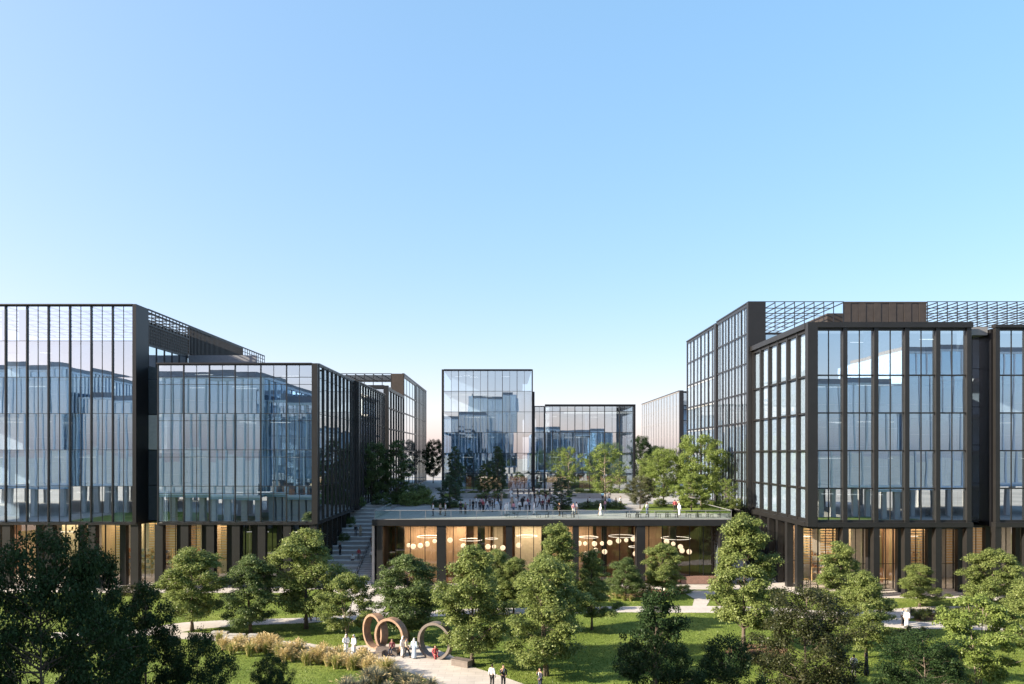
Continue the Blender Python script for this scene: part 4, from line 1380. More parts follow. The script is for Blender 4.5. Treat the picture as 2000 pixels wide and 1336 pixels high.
tree('round', 1370, 852, 100, 'biggest bright green tree on the terrace before the right tower', base=990, z=TZ, group=TG, rz=4.2)
tree('multi', 1350, 925, 70, 'small lime tree under the biggest terrace tree', base=1000, z=TZ, leaf='leaf_lime', group=TG, rz=1)
tree('birch', 1418, 935, 40, 'thin lime sapling beside the right tower on the terrace', base=1000, z=TZ, group=TG, rz=2)
tree('round', 1266, 895, 40, 'green tree far back left of the bright round trees', base=970, z=TZ, leaf='leaf_fresh', group=TG, rz=5)
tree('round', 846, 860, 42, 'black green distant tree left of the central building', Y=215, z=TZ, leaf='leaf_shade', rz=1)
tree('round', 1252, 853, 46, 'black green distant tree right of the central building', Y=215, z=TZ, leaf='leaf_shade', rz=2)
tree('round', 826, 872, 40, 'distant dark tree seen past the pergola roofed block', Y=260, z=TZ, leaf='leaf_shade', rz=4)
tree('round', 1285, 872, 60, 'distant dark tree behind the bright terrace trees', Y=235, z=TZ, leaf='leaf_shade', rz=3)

SG = 'shrubs on the terrace'
for i, (px, py, wpx, hh, lf, lb) in enumerate([
        (800, 988, 46, 2.3, 'leaf_fresh', 'sunlit green shrub in the bed above the stairs'), (828, 986, 44, 2.6, 'leaf_fresh', 'sunlit green shrub in the bed above the stairs'),
        (778, 984, 40, 2.2, 'leaf_deep', 'dark green shrub by the terrace steps'), (815, 975, 50, 2.8, 'leaf_deep', 'dark shrub at the back of the stair bed'),
        (900, 972, 34, 1.3, 'leaf_fresh', 'low shrub behind the planter wall'), (925, 971, 34, 1.2, 'leaf_fresh', 'low shrub behind the planter wall'),
        (858, 990, 34, 1.2, 'leaf_blue', 'grey green low shrub under the short grey green tree'), (884, 991, 36, 1.0, 'leaf_fresh', 'low green shrub under the short grey green tree'), (945, 973, 34, 1.1, 'leaf_fresh', 'low shrub behind the planter wall'), (975, 973, 36, 1.2, 'leaf_fresh', 'low shrub behind the planter wall'),
        (1098, 997, 32, 0.9, 'leaf_deep', 'low dark mound under the short dark tree in the crowd'), (1060, 967, 30, 1.0, 'leaf_fresh', 'low green mound beside the central entrance'), (745, 986, 40, 2.0, 'leaf_deep', 'dark green shrub by the terrace steps'),
        (1145, 994, 40, 1.1, 'leaf_deep', 'low dark hedge mound among the terrace crowd'), (1175, 993, 44, 1.2, 'leaf_deep', 'low dark hedge mound among the terrace crowd'), (1205, 994, 36, 1.1, 'leaf_deep', 'low dark hedge mound among the terrace crowd'),
        (1135, 968, 40, 1.3, 'leaf_lime', 'pale grassy mound before the low central part'), (1165, 968, 40, 1.4, 'leaf_lime', 'pale grassy mound before the low central part'),
        (1195, 968, 40, 1.3, 'leaf_lime', 'pale grassy mound before the low central part'), (1222, 968, 34, 1.3, 'leaf_lime', 'pale grassy mound before the low central part'),
        (1385, 996, 36, 1.4, 'leaf_lime', 'lime shrub under the biggest terrace tree'), (1340, 992, 40, 1.6, 'leaf_fresh', 'green shrub between the bright terrace trees'),
        (1408, 1000, 36, 1.7, 'leaf_deep', 'dark shrub at the right end of the railing'), (1438, 994, 30, 1.6, 'leaf_fresh', 'shrub beside the narrow right stair'),
        (700, 990, 30, 1.6, 'leaf_deep', 'dark shrub beside the top of the stairs'), (1290, 990, 30, 1.3, 'leaf_fresh', 'green shrub left of the bright terrace trees')]):
    x, y = ground(px, py, TZ)
    tree('shrub', px, HY + (CH - TZ - hh) * FPX / y, wpx, lb, base=py, z=TZ + 0.05, leaf=lf, rz=i * 1.1, group=SG, cat='shrub')
for i, (px, py, wpx, hh, lf, lb) in enumerate([
        (672, 1062, 26, 1.6, 'leaf_deep', 'dark shrub in the lower planter beside the stairs'), (684, 1030, 26, 1.7, 'leaf_deep', 'dark shrub in the upper planter beside the stairs')]):
    y = 110 + 6 * i
    z = (CH - (py - HY) * y / FPX)
    tree('shrub', px, py - 20, wpx, lb, Y=y, z=z - 0.4, leaf=lf, rz=i, cat='shrub')
for i, (px, py, wpx, hh, lf, lb) in enumerate([
        (1140, 1160, 40, 1.2, 'leaf_deep', 'low dark shrub in the pavilion bed beside the light tree'), (1180, 1160, 44, 1.6, 'leaf_deep', 'dark shrub in the pavilion bed left of the small dark tree'),
        (1205, 1166, 36, 1.2, 'leaf_fresh', 'green shrub at the foot of the small dark tree'), (1255, 1163, 40, 1.5, 'leaf_deep', 'dark shrub between the two small pavilion trees'),
        (1335, 1158, 32, 1.0, 'leaf_lime', 'lime shrub at the right end of the pavilion bed'), (1312, 1158, 26, 1.2, 'leaf_fresh', 'green shrub behind the lime shrub'),
        (1040, 1160, 50, 1.3, 'leaf_deep', 'dark shrub behind the large middle trees'), (880, 1165, 60, 1.4, 'leaf_deep', 'dark shrub before the left pavilion bays'),
        (1478, 1290, 40, 0.7, 'leaf_rust', 'low rusty shrub in the red mulch bed'), (1718, 1182, 40, 0.8, 'leaf_fresh', 'low green shrub before the right columns'),
        (255, 1160, 60, 1.0, 'leaf_rust', 'rusty shrub at the foot of the left columns')]):
    x, y = ground(px, py)
    tree('shrub', px, HY + (CH - hh) * FPX / y, wpx, lb, base=py, leaf=lf, rz=i * 1.7, cat='shrub', group='shrubs in the park beds')

# ------------------------------------------------------------------ ornamental grasses
def tuft_mesh(seed, n, h, spread, mats, plume=0.35):
    rn = random.Random(seed)
    b = MB()
    for i in range(n):
        a = rn.uniform(0, 2 * PI)
        r0 = rn.uniform(0, 0.16)
        ln = h * rn.uniform(0.6, 1.1)
        lean = spread * rn.uniform(0.1, 1.0)
        d = Vector((math.cos(a), math.sin(a), 0))
        sd = Vector((-d.y, d.x, 0)) * 0.014
        p0 = d * r0
        p1 = p0 + d * lean * 0.35 + Vector((0, 0, ln * 0.6))
        p2 = p0 + d * lean + Vector((0, 0, ln * (0.98 - 0.32 * lean / max(spread, .01))))
        mi = 1 if rn.random() < plume else 0
        b.poly([p0 - sd, p0 + sd, p1 + sd * 0.8, p1 - sd * 0.8], mi)
        b.poly([p1 - sd * 0.8, p1 + sd * 0.8, p2], mi)
        if mi == 1 and rn.random() < 0.5:
            q = p2 + d * 0.12 + Vector((0, 0, 0.05))
            for k in range(2):
                s2 = Vector((rn.uniform(-1, 1), rn.uniform(-1, 1), rn.uniform(-.3, .3))) * 0.035
                b.poly([p1.lerp(p2, 0.6), p2 + s2, q, p2 - s2], 1)
    return b.mesh('ornamental_grass', mats)


TUFT = {'straw': tuft_mesh(1, 420, 1.15, 0.62, ['grass_green', 'grass_straw'], 0.72), 'mixed': tuft_mesh(2, 420, 1.05, 0.60, ['grass_green', 'grass_straw'], 0.35),
        'grey': tuft_mesh(3, 420, 1.2, 0.8, ['grass_grey', 'grass_straw'], 0.10), 'dark': tuft_mesh(4, 380, 0.8, 0.5, ['grass_grey', 'grass_green'], 0.35)}
rt = random.Random(21)


def tuft(kind, px, py, s, label, group):
    x, y = ground(px, py)
    o = link('ornamental_grass', TUFT[kind], None, (x, y, 0), rt.uniform(0, 6.28))
    o.scale = (s, s, s * rt.uniform(0.85, 1.15))
    props(o, label, 'grass clump', group, 'thing')


for i in range(40):
    f = i / 39
    px = 428 + f * 330
    py = 1262 + f * 54 + rt.uniform(-7, 9)
    k = 'straw' if rt.random() < 0.6 else 'mixed'
    lb = 'pale straw coloured grass clump in the bed below the front path' if k == 'straw' else 'greener grass clump in the bed below the front path'
    tuft(k, px, py + rt.uniform(-3, 4), rt.uniform(0.9, 1.45), lb, 'grass clumps below the front path')
for i in range(16):
    f = i / 15
    tuft('grey', 672 + f * 165 + rt.uniform(-6, 6), 1338 + rt.uniform(-10, 22), rt.uniform(0.9, 1.3), 'grey green grass clump at the bottom edge below the plaza', 'grey grass clumps at the bottom edge')
for i in range(16):
    tuft('dark', 1782 + rt.uniform(0, 100), rt.uniform(1199, 1212), rt.uniform(0.9, 1.3), 'brownish reed clump in the bed beside the right path', 'reed clumps beside the right path')
for i in range(5):
    tuft('dark', 1752 + 13 * i + rt.uniform(-4, 4), rt.uniform(1232, 1241), rt.uniform(0.7, 1.0), 'rusty reed clump on the near side of the right path', 'reed clumps near the couple')
for i in range(8):
    tuft('mixed', 1232 - 14 * i, 1172 + rt.uniform(-3, 3), rt.uniform(0.6, 0.9), 'small grass clump in the bed before the pavilion', 'grass clumps before the pavilion')

# lawn blades as one mass
def in_poly(px_, py_, poly):
    ins = np.zeros(len(px_), bool)
    n = len(poly)
    for i in range(n):
        (x1, y1), (x2, y2) = poly[i], poly[(i + 1) % n]
        c = ((y1 > py_) != (y2 > py_)) & (px_ < (x2 - x1) * (py_ - y1) / (y2 - y1 + 1e-12) + x1)
        ins ^= c
    return ins


rg = np.random.default_rng(3)
n = 150000
gy = 50 + 45 * rg.random(n) ** 1.3
gx = (rg.random(n) * 2 - 1) * 0.72 * gy
keep = np.ones(n, bool)
for pl in NOGRASS:
    keep &= ~in_poly(gx, gy, pl)
keep &= ~((gy > 92) & (gx < -26)) & ~(gy > 94.4)
gx, gy = gx[keep], gy[keep]
n = len(gx)
a = rg.uniform(0, 2 * PI, n)
wd = rg.uniform(0.02, 0.05, n)
ht = rg.uniform(0.03, 0.11, n)
V = np.zeros((n, 4, 3))
V[:, 0, 0], V[:, 0, 1] = gx - np.cos(a) * wd, gy - np.sin(a) * wd
V[:, 1, 0], V[:, 1, 1] = gx + np.cos(a) * wd, gy + np.sin(a) * wd
lx, ly = rg.normal(0, 0.04, n), rg.normal(0, 0.04, n)
V[:, 2, 0], V[:, 2, 1], V[:, 2, 2] = gx + lx + 0.012, gy + ly, ht
V[:, 3, 0], V[:, 3, 1], V[:, 3, 2] = gx + lx - 0.012, gy + ly, ht
o = link('grass', quads_mesh('grass', V.reshape(-1, 3), ['blade']))
props(o, 'short mown green grass covering the park lawn', 'grass', None, 'stuff')

# ------------------------------------------------------------------ people
def skin_mesh(name, joints, edges, rad, root, mats, sub=1):
    """one continuous surface grown round connected joints"""
    ks = list(joints)
    me = bpy.data.meshes.new('armature_lines')
    me.from_pydata([joints[k] for k in ks], [(ks.index(a), ks.index(b)) for a, b in edges], [])
    o = bpy.data.objects.new('body_source', me)
    COL.objects.link(o)
    md = o.modifiers.new('skin', 'SKIN')
    md.use_smooth_shade = True
    if sub:
        o.modifiers.new('sub', 'SUBSURF').levels = sub
    for i, k in enumerate(ks):
        r = rad[k]
        me.skin_vertices[0].data[i].radius = r if isinstance(r, tuple) else (r, r)
        me.skin_vertices[0].data[i].use_root = (k == root)
    bpy.context.view_layer.update()
    ev = o.evaluated_get(bpy.context.evaluated_depsgraph_get())
    out = bpy.data.meshes.new_from_object(ev)
    out.name = name
    bpy.data.objects.remove(o)
    bpy.data.meshes.remove(me)
    out.materials.clear()
    for m in mats:
        out.materials.append(M[m])
    for p in out.polygons:
        p.use_smooth = True
        p.material_index = 0
    return out


def join_mb(me, mb):
    """append builder geometry to an existing mesh"""
    import bmesh
    bm = bmesh.new()
    bm.from_mesh(me)
    vs = [bm.verts.new(v) for v in mb.v]
    for f, mi, sm in zip(mb.f, mb.m, mb.sm):
        try:
            fc = bm.faces.new([vs[i] for i in f])
            fc.material_index = mi
            fc.smooth = sm
        except ValueError:
            pass
    bm.to_mesh(me)
    bm.free()
    return me


def pose(kind):
    J = dict(pelvis=(0, 0, .95), waist=(0, .01, 1.09), chest=(0, .01, 1.30), collar=(0, .01, 1.44), neck=(0, 0, 1.52), skull=(0, -.015, 1.63),
             l_sh=(.185, .01, 1.41), l_el=(.245, .04, 1.14), l_wr=(.255, -.06, .90), l_pa=(.25, -.09, .82),
             r_sh=(-.185, .01, 1.41), r_el=(-.245, .04, 1.14), r_wr=(-.255, -.06, .90), r_pa=(-.25, -.09, .82),
             l_hip=(.095, 0, .90), l_kn=(.105, -.02, .50), l_an=(.11, .03, .09), l_to=(.12, -.13, .04),
             r_hip=(-.095, 0, .90), r_kn=(-.105, -.02, .50), r_an=(-.11, .03, .09), r_to=(-.12, -.13, .04))
    if kind == 'walk':
        J.update(l_kn=(.10, -.20, .52), l_an=(.10, -.30, .12), l_to=(.11, -.46, .08), r_kn=(-.10, .06, .50), r_an=(-.10, .34, .15), r_to=(-.11, .22, .04),
                 l_el=(.25, .14, 1.16), l_wr=(.25, .10, .92), l_pa=(.25, .08, .84), r_el=(-.25, -.05, 1.15), r_wr=(-.25, -.22, .96), r_pa=(-.25, -.27, .90))
    elif kind == 'phone':
        J.update(r_el=(-.25, -.03, 1.13), r_wr=(-.17, -.20, 1.34), r_pa=(-.12, -.17, 1.45), l_el=(.25, .0, 1.14), l_wr=(.17, -.18, .98), l_pa=(.12, -.20, .95))
    elif kind == 'talk':
        J.update(r_el=(-.25, .0, 1.15), r_wr=(-.18, -.24, 1.12), r_pa=(-.14, -.31, 1.14))
    elif kind == 'clasp':
        J.update(r_el=(-.26, .03, 1.15), r_wr=(-.10, -.20, 1.02), r_pa=(-.03, -.22, .99), l_el=(.26, .03, 1.15), l_wr=(.10, -.19, 1.0), l_pa=(.04, -.23, .97))
    elif kind == 'sit':
        dz = -.40
        for k in ('pelvis', 'waist', 'chest', 'collar', 'neck', 'skull', 'l_sh', 'r_sh', 'l_el', 'r_el', 'l_hip', 'r_hip'):
            x, y, z = J[k]
            J[k] = (x, y - .02 - .03 * (z - .9), z + dz)
        J.update(l_wr=(.16, -.26, .66), l_pa=(.12, -.33, .63), r_wr=(-.16, -.26, .66), r_pa=(-.12, -.33, .63),
                 l_kn=(.12, -.44, .50), l_an=(.12, -.42, .09), l_to=(.13, -.58, .04), r_kn=(-.12, -.44, .50), r_an=(-.12, -.42, .09), r_to=(-.13, -.58, .04))
    return J


BE = [('pelvis', 'waist'), ('waist', 'chest'), ('chest', 'collar'), ('collar', 'neck'), ('neck', 'skull')]
for q in 'lr':
    BE += [('collar', q + '_sh'), (q + '_sh', q + '_el'), (q + '_el', q + '_wr'), (q + '_wr', q + '_pa'), ('pelvis', q + '_hip'), (q + '_hip', q + '_kn'), (q + '_kn', q + '_an'), (q + '_an', q + '_to')]


def radii(add=0.0):
    r = dict(pelvis=(.135, .105), waist=(.125, .095), chest=(.150, .105), collar=(.10, .075), neck=.05, skull=.055)
    for q in 'lr':
        r.update({q + '_sh': .062, q + '_el': .043, q + '_wr': .028, q + '_pa': (.036, .02), q + '_hip': .088, q + '_kn': .055, q + '_an': .038, q + '_to': .032})
    return {k: (tuple(a + add for a in v) if isinstance(v, tuple) else v + add) for k, v in r.items()}


def face_mb(c):
    b = MB()
    x, y, z = c
    b.loft([(x, y - .02, z - .115, .030, .030), (x, y - .018, z - .10, .050, .055), (x, y - .010, z - .06, .066, .080), (x, y, z, .075, .095), (x, y + .008, z + .06, .074, .093),
            (x, y + .01, z + .095, .055, .072), (x, y + .01, z + .115, .02, .03)], 0)
    b.poly([(x - .016, y - .096, z - .032), (x + .016, y - .096, z - .032), (x, y - .124, z - .028)], 0)
    b.poly([(x - .016, y - .096, z - .032), (x, y - .124, z - .028), (x, y - .092, z + .018)], 0)
    b.poly([(x + .016, y - .096, z - .032), (x, y - .092, z + .018), (x, y - .124, z - .028)], 0)
    for s in (-1, 1):
        b.ball((x + s * .028, y - .088, z + .012), .011, .008, .007, 1, 8, 5)
        b.ball((x + s * .077, y + .012, z - .005), .010, .022, .033, 0, 8, 5)
    b.ball((x, y - .084, z - .062), .024, .012, .007, 2, 8, 5)
    return b


def hand_mb(wr, pa):
    b = MB()
    w, p = Vector(wr), Vector(pa)
    d = (p - w).normalized()
    sd = d.cross(Vector((1, 0, 0)))
    if sd.length < .2:
        sd = d.cross(Vector((0, 1, 0)))
    sd.normalize()
    up = sd.cross(d)
    for i, ln in enumerate((.062, .074, .068, .052)):
        o = p + sd * (-.026 + .0175 * i) + d * .018
        b.tube([o - d * .02, o + d * ln * .5 + up * .004, o + d * ln * .85 + up * .016, o + d * ln + up * .03], [.009, .0085, .008, .006], 6)
    o = p - sd * .032 - d * .015
    b.tube([o, o - sd * .022 + d * .02 + up * .008, o - sd * .026 + d * .048 + up * .014], [.011, .010, .007], 6)
    return b


BODY = {}


def body_mesh(kind):
    if kind not in BODY:
        J = pose(kind)
        me = skin_mesh('body', J, BE, radii(), 'pelvis', ['skin', 'hair', 'lip'])
        join_mb(me, face_mb(J['skull']))
        for q in 'lr':
            join_mb(me, hand_mb(J[q + '_wr'], J[q + '_pa']))
        BODY[kind] = me
    return BODY[kind]


GARM = {}


def garment(kind, what):
    """clothes that follow the body, one mesh per garment and pose"""
    key = (kind, what)
    if key in GARM:
        return GARM[key]
    J = pose(kind)
    if what in ('shirt', 'jacket'):
        add = .018 if what == 'shirt' else .030
        r = radii(add)
        r['collar'] = tuple(a * .95 for a in r['collar'])
        ks = ['pelvis', 'waist', 'chest', 'collar']
        ed = [('pelvis', 'waist'), ('waist', 'chest'), ('chest', 'collar')]
        JJ = {k: J[k] for k in ks}
        for q in 'lr':
            for k in ('_sh', '_el'):
                JJ[q + k] = J[q + k]
            e, w_ = Vector(J[q + '_el']), Vector(J[q + '_wr'])
            JJ[q + '_cf'] = tuple(e.lerp(w_, .93))
            r[q + '_cf'] = .042 + add * .3
            ed += [('collar', q + '_sh'), (q + '_sh', q + '_el'), (q + '_el', q + '_cf')]
        me = skin_mesh(what, JJ, ed, r, 'pelvis', ['white_cloth', 'white_cloth'])
        if what == 'jacket':       # the shirt and tie in the open front
            c, wa = Vector(J['chest']), Vector(J['waist'])
            b = MB()
            y = c.y - .150
            b.poly([(-.05, y + .01, c.z + .13), (0, y - .012, c.z - .14), (.05, y + .01, c.z + .13), (.0, y + .0, c.z + .145)], 1)
            join_mb(me, b)
    elif what == 'trousers':
        r = radii(.020)
        JJ = {'pelvis': J['pelvis']}
        ed = []
        for q in 'lr':
            JJ[q + '_hip'], JJ[q + '_kn'] = J[q + '_hip'], J[q + '_kn']
            k, a = Vector(J[q + '_kn']), Vector(J[q + '_an'])
            JJ[q + '_hem'] = tuple(k.lerp(a, .95))
            r[q + '_hem'] = .066
            r[q + '_kn'] = .076
            ed += [('pelvis', q + '_hip'), (q + '_hip', q + '_kn'), (q + '_kn', q + '_hem')]
        r['pelvis'] = (.150, .120)
        me = skin_mesh('trousers', JJ, ed, r, 'pelvis', ['navy_cloth'])
    elif what == 'shoes':
        b = MB()
        for q in 'lr':
            a, t_ = Vector(J[q + '_an']), Vector(J[q + '_to'])
            d = Vector((t_.x - a.x, t_.y - a.y, 0)).normalized()
            z0 = min(a.z, t_.z) - .03
            b.tube([a - d * .05 + Vector((0, 0, -.05)), a + Vector((0, 0, -.035)), a.lerp(t_, .6) + Vector((0, 0, -.01)), t_ + d * .05 + Vector((0, 0, -.003))], [.038, .05, .045, .026], 8)
        me = b.mesh('shoes', 'shoe')
    elif what == 'hair':
        x, y, z = J['skull']
        b = MB().loft([(x, y + .040, z - .05, .066, .062), (x, y + .030, z + .0, .081, .080), (x, y + .022, z + .045, .083, .092), (x, y + .012, z + .09, .068, .088), (x, y + .012, z + .125, .03, .04)])
        me = b.mesh('hair', 'hair')
    elif what == 'longhair':
        x, y, z = J['skull']
        b = MB().loft([(x, y + .075, z - .24, .085, .035), (x, y + .062, z - .12, .088, .055), (x, y + .034, z + .0, .088, .083), (x, y + .022, z + .045, .085, .094), (x, y + .012, z + .09, .068, .088), (x, y + .012, z + .125, .03, .04)])
        me = b.mesh('hair', 'hair')
    elif what == 'headcloth':
        x, y, z = J['skull']
        b = MB().loft([(x, y + .08, z - .27, .165, .085), (x, y + .065, z - .17, .135, .085), (x, y + .05, z - .08, .103, .078), (x, y + .035, z + .0, .094, .085), (x, y + .018, z + .055, .091, .103), (x, y + .012, z + .10, .074, .093), (x, y + .012, z + .135, .03, .04)])
        me = b.mesh('headcloth', 'white_cloth')
    elif what == 'headband':
        x, y, z = J['skull']
        b = MB()
        for dz in (.072, .090):
            b.tube([(x + .088 * math.cos(t * PI / 9), y + .014 + .100 * math.sin(t * PI / 9), z + dz) for t in range(19)], .009, 6, 0, False)
        me = b.mesh('headband', 'black_cloth')
    elif what == 'scarf':
        x, y, z = J['skull']
        b = MB().loft([(x, y + .0, z - .24, .155, .11), (x, y + .01, z - .14, .10, .095), (x, y + .03, z - .06, .090, .085), (x, y + .03, z + .0, .092, .088), (x, y + .018, z + .055, .090, .103), (x, y + .012, z + .10, .073, .093), (x, y + .012, z + .135, .03, .04)])
        me = b.mesh('headscarf', 'black_cloth')
    elif what == 'robe':
        sh, wa, pe = Vector(J['collar']), Vector(J['waist']), Vector(J['pelvis'])
        walk = kind == 'walk'
        if kind == 'sit':
            r = radii(.05)
            JJ = {k: J[k] for k in ('pelvis', 'waist', 'chest', 'collar', 'l_hip', 'r_hip', 'l_kn', 'r_kn', 'l_an', 'r_an')}
            for k in ('l_kn', 'r_kn', 'l_an', 'r_an'):
                r[k] = .12
            me = skin_mesh('robe', JJ, [('pelvis', 'waist'), ('waist', 'chest'), ('chest', 'collar'), ('pelvis', 'l_hip'), ('pelvis', 'r_hip'), ('l_hip', 'l_kn'), ('r_hip', 'r_kn'), ('l_kn', 'l_an'), ('r_kn', 'r_an')], r, 'pelvis', ['white_cloth'])
        else:
            b = MB()
            b.loft([(0, .02 if walk else 0, .07, .215, .36 if walk else .185), (0, .01, .25, .20, .30 if walk else .175), (0, 0, .60, .185, .19 if walk else .155), (0, .0, .92, .182, .142), (0, .01, 1.10, .175, .125), (0, .01, 1.30, .205, .130),
                    (0, .012, 1.41, .195, .105), (0, .012, 1.465, .095, .075), (0, .0, 1.50, .058, .058)])
            # soft folds
            nv = []
            for x, y, z in b.v:
                a = math.atan2(y, x)
                f = 1 + .06 * math.sin(a * 7 + z * 1.5) * max(0, (1.1 - z))
                nv.append((x * f, y * f, z))
            b.v = nv
            me = b.mesh('robe', 'white_cloth')
        b = MB()
        for q in 'lr':
            s_, e, w_ = Vector(J[q + '_sh']), Vector(J[q + '_el']), Vector(J[q + '_wr'])
            b.tube([s_.lerp(Vector(J['collar']), .3), s_, e, e.lerp(w_, .92)], [.075, .085, .075, .085], 10)
        join_mb(me, b)
    GARM[key] = me
    return me


def person(px, py, kind, outfit, label, face=0.0, z=0.0, ht=1.0, group=None, loc=None, lift=0.03):
    """outfit: dict garment -> material; face = heading in degrees, 0 looks at the viewpoint, 90 to the right"""
    x, y = ground(px, py, z) if loc is None else loc[:2]
    zz = z + lift if loc is None else loc[2]
    t = thing('person', label, 'person', (x, y, zz), R(face), group)
    t.scale = (ht, ht, ht)
    link('body', body_mesh(kind), t)
    hc = None
    for g, mt in outfit.items():
        nm = {'longhair': 'hair', 'scarf': 'headscarf'}.get(g, g)
        o = link(nm, garment(kind, g), hc if g == 'headband' and hc else t)
        hc = o if g == 'headcloth' else hc
        o.material_slots[0].link = 'OBJECT'
        o.material_slots[0].material = M[mt]
    return t


def thobe(c='white_cloth', band=True):
    d = {'robe': c, 'headcloth': 'white_cloth', 'shoes': 'shoe'}
    if band:
        d['headband'] = 'black_cloth'
    return d


def abaya():
    return {'robe': 'black_cloth', 'scarf': 'black_cloth', 'shoes': 'shoe'}


def casual(top, bot, hair='hair'):
    return {'shirt': top, 'trousers': bot, 'shoes': 'shoe', hair: 'hair'}


def suit(c='black_cloth'):
    return {'jacket': c, 'trousers': c, 'shoes': 'shoe', 'hair': 'hair'}


# park
person(676, 1279, 'clasp', thobe(), 'man in a white robe, left of the white robed pair on the front path', 30)
person(691, 1280, 'stand', thobe(), 'man in a white robe, right of the white robed pair beside the dark planter', -40)
person(767, 1277, 'sit', casual('maroon_cloth', 'navy_cloth'), 'person in a dark red shirt sitting on the long bench in the middle ring', -15, loc=(*ground(766, 1281), 0.14))
person(787, 1283, 'stand', thobe(), 'man in a white robe standing behind the striding person in beige', 60)
person(794, 1286, 'walk', {'jacket': 'beige_cloth', 'trousers': 'black_cloth', 'shoes': 'shoe', 'hair': 'hair'}, 'person striding in a beige jacket and black trousers by the rings', 75)
person(809, 1287, 'stand', thobe('pale_blue_cloth'), 'person in a pale robe just left of the grey ring', 160)
rx, ry = ground(851, 1286)
person(851, 1286, 'sit', {'shirt': 'red_cloth', 'trousers': 'red_cloth', 'shoes': 'shoe', 'longhair': 'hair'}, 'long haired person in red sitting inside the grey ring', 20, loc=(rx - 0.05, ry, -0.20))
person(961, 1344, 'stand', casual('white_cloth', 'black_cloth'), 'man in a white shirt and dark trousers at the bottom centre of the path', 150)
person(983, 1345, 'phone', suit(), 'man in a black suit walking beside the man in a white shirt', 20)
person(1055, 1352, 'phone', suit('navy_cloth'), 'man in a dark suit holding a phone to his face on the lawn edge', -60)
person(1763, 1222, 'talk', casual('white_cloth', 'black_cloth'), 'man in a white shirt and black trousers beside a robed person on the right path', 30)
person(1771, 1225, 'stand', thobe(), 'person in a white robe beside the man in a white shirt on the right path', -50)
person(1668, 1323, 'stand', casual('white_cloth', 'grey_cloth'), 'man in a white shirt and grey trousers on the shaded right lawn', 140)
person(1692, 1320, 'stand', abaya(), 'woman in a long black robe and headscarf on the shaded right lawn', -120)
person(613, 1213, 'walk', casual('grey_cloth', 'beige_cloth'), 'person in grey and beige walking the cross path behind the broad left tree', 90)
person(600, 1212, 'walk', casual('red_cloth', 'black_cloth'), 'person in dark red walking the cross path beside the broad left tree', 85)
person(765, 1206, 'walk', casual('white_cloth', 'beige_cloth'), 'person in white on the cross path seen through the middle ring', -90)
person(772, 1207, 'walk', casual('pink_cloth', 'grey_cloth', 'longhair'), 'person in pink on the cross path seen through the middle ring', -90)
person(0, 0, 'stand', abaya(), 'person in black standing inside the right ground floor room', 30, loc=(46.9, 96.2, 0.12))


# stairs
def on_step(px, i, frac=0.5):
    y = 96.5 + (i + frac) * 1.56
    return ((px - CX) * y / FPX, y, (i + 1) * TZ / 18 + 0.06)


person(0, 0, 'stand', casual('black_cloth', 'grey_cloth'), 'person in black on the upper seating steps, left of a pair', 10, loc=on_step(695, 9))
person(0, 0, 'stand', casual('beige_cloth', 'beige_cloth', 'longhair'), 'person in beige on the upper seating steps, right of a pair', -20, loc=on_step(704, 9))
x, y, z = on_step(689, 4, 0.4)
person(0, 0, 'sit', casual('white_cloth', 'navy_cloth'), 'person in white sitting on the seating steps above the small tree', 0, loc=(x, y, z - 0.44))
person(0, 0, 'walk', casual('red_cloth', 'grey_cloth', 'longhair'), 'person in red stepping down the seating steps beside the seated person', 15, loc=on_step(701, 4, 0.2))
person(0, 0, 'stand', casual('maroon_cloth', 'black_cloth'), 'person in brown on the narrow stair flight near the handrail', 180, loc=((727 - CX) * 108 / FPX, 108, 7.6 * TZ / 18))
person(0, 0, 'walk', casual('white_cloth', 'olive_cloth'), 'person in a white shirt climbing the narrow stair flight', 170, loc=((726 - CX) * 103.3 / FPX, 103.3, 4.55 * TZ / 18))
person(0, 0, 'stand', casual('black_cloth', 'black_cloth'), 'person in dark clothes at the left edge of the seating steps', 60, loc=on_step(664, 5))

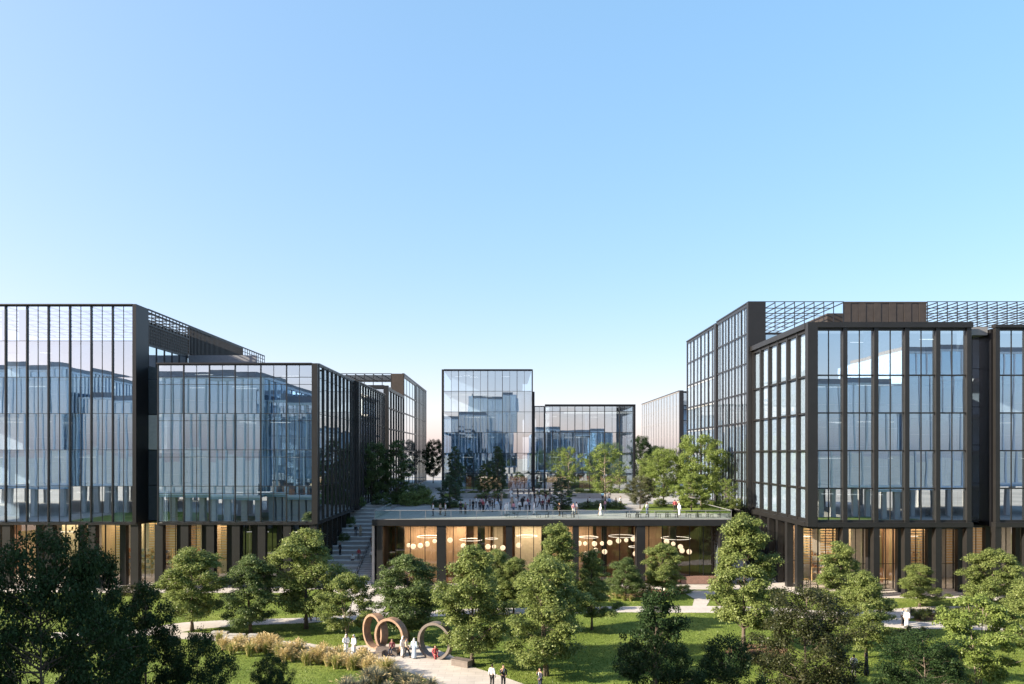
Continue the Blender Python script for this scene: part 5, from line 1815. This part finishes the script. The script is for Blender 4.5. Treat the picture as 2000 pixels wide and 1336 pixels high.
# terrace crowd: (photo column, photo row of the feet, pose, outfit, heading, where)
W, K, G_, PK, RD, BL, BG, MR, DN, NV, PB = 'white_cloth', 'black_cloth', 'grey_cloth', 'pink_cloth', 'red_cloth', 'blue_cloth', 'beige_cloth', 'maroon_cloth', 'denim', 'navy_cloth', 'pale_blue_cloth'
NAMEC = {W: 'white', K: 'black', G_: 'grey', PK: 'pink', RD: 'red', BL: 'blue', BG: 'beige', MR: 'maroon', DN: 'denim blue', NV: 'navy', PB: 'pale blue'}
ORD = ['leftmost', 'second', 'third', 'fourth', 'fifth', 'sixth', 'seventh', 'eighth', 'ninth', 'tenth', 'eleventh', 'twelfth', 'thirteenth', 'fourteenth', 'fifteenth']
crowd = {
    'at the terrace railing': [(846, 1008, W, NV), (860, 1006, BG, K), (870, 1008, W, G_), (900, 1004, K, K), (909, 1005, G_, K), (988, 1007, W, 'thobe'), (992, 1005, W, 'thobe'), (1003, 1004, PK, DN), (1043, 1006, W, 'thobe'),
                                       (1093, 1008, K, K), (1120, 1006, PK, W), (1126, 1005, W, BG), (1173, 1008, W, 'walk'), (1264, 1006, W, DN), (1327, 1008, W, 'thobe')],
    'in the near row of the crowd': [(918, 999, G_, G_), (924, 998, K, K), (937, 999, K, NV), (944, 1000, RD, K), (952, 999, W, DN), (962, 1000, K, G_), (970, 999, PB, W), (978, 998, G_, NV), (1015, 1000, W, K), (1027, 999, W, G_), (1034, 1000, DN, K),
                                             (1060, 998, MR, K), (1068, 999, G_, NV), (1148, 995, K, K), (1182, 999, PK, G_)],
    'in the middle row of the crowd': [(930, 992, W, NV), (941, 993, PK, K), (957, 991, G_, K), (966, 992, K, K), (1000, 993, BG, BG), (1008, 992, W, W), (1020, 991, K, 'abaya'), (1031, 993, RD, DN), (1046, 992, W, G_), (1054, 991, NV, NV), (1072, 993, MR, K),
                                               (1152, 991, W, DN), (1190, 992, BL, BL), (1203, 993, K, 'abaya'), (1212, 991, W, K)],
    'in the far row of the crowd': [(949, 984, K, K), (955, 983, G_, K), (973, 984, K, 'abaya'), (980, 982, BG, BG), (1000, 984, W, G_), (1012, 983, K, G_), (1024, 981, W, K), (1036, 983, G_, G_), (1044, 981, K, NV), (1056, 983, W, W),
                                            (1066, 982, MR, G_), (1076, 983, G_, K), (1177, 980, BL, K), (1190, 979, G_, G_)],
    'before the central entrance': [(1000, 970, G_, K), (1011, 971, K, K), (1022, 969, W, G_), (1033, 970, G_, G_), (1043, 969, K, K), (1053, 971, W, K), (1064, 970, G_, K), (1074, 969, K, G_), (998, 974, W, 'thobe')],
}
rc = random.Random(77)
for where, lst in crowd.items():
    lst.sort()
    seen = {}
    for (px, py, top, bot) in lst:
        if bot == 'thobe':
            d, of, k = 'a white robe', thobe(), 'stand'
        elif bot == 'abaya':
            d, of, k = 'a long black robe', abaya(), 'stand'
        elif bot == 'walk':
            d, of, k = 'a white robe, mid stride', thobe(), 'walk'
        else:
            d = NAMEC[top] if top == bot else NAMEC[top] + ' and ' + NAMEC[bot]
            of, k = casual(top, bot, 'longhair' if top in (PK, RD, BL) else 'hair'), rc.choice(['stand', 'stand', 'talk', 'walk', 'clasp', 'phone'])
        seen.setdefault(d, []).append((px, py, of, k))
    for d, items in seen.items():
        for i, (px, py, of, k) in enumerate(items):
            nth = '' if len(items) == 1 else ORD[i] + (' ' if i == 0 else ' from left, ')
            person(px, py, k, of, '%sperson in %s %s' % (nth, d, where), rc.uniform(-180, 180), TZ, rc.uniform(0.93, 1.04), 'people on the terrace', None, 0.05)
for px, py, top, d in ((1318, 1001, RD, 'red'), (1324, 1001, BG, 'beige')):
    person(px, py, 'stand', casual(top, K), 'person in %s standing under the biggest bright terrace tree' % d, 160, TZ, 1.0, 'people on the terrace', None, 0.14)
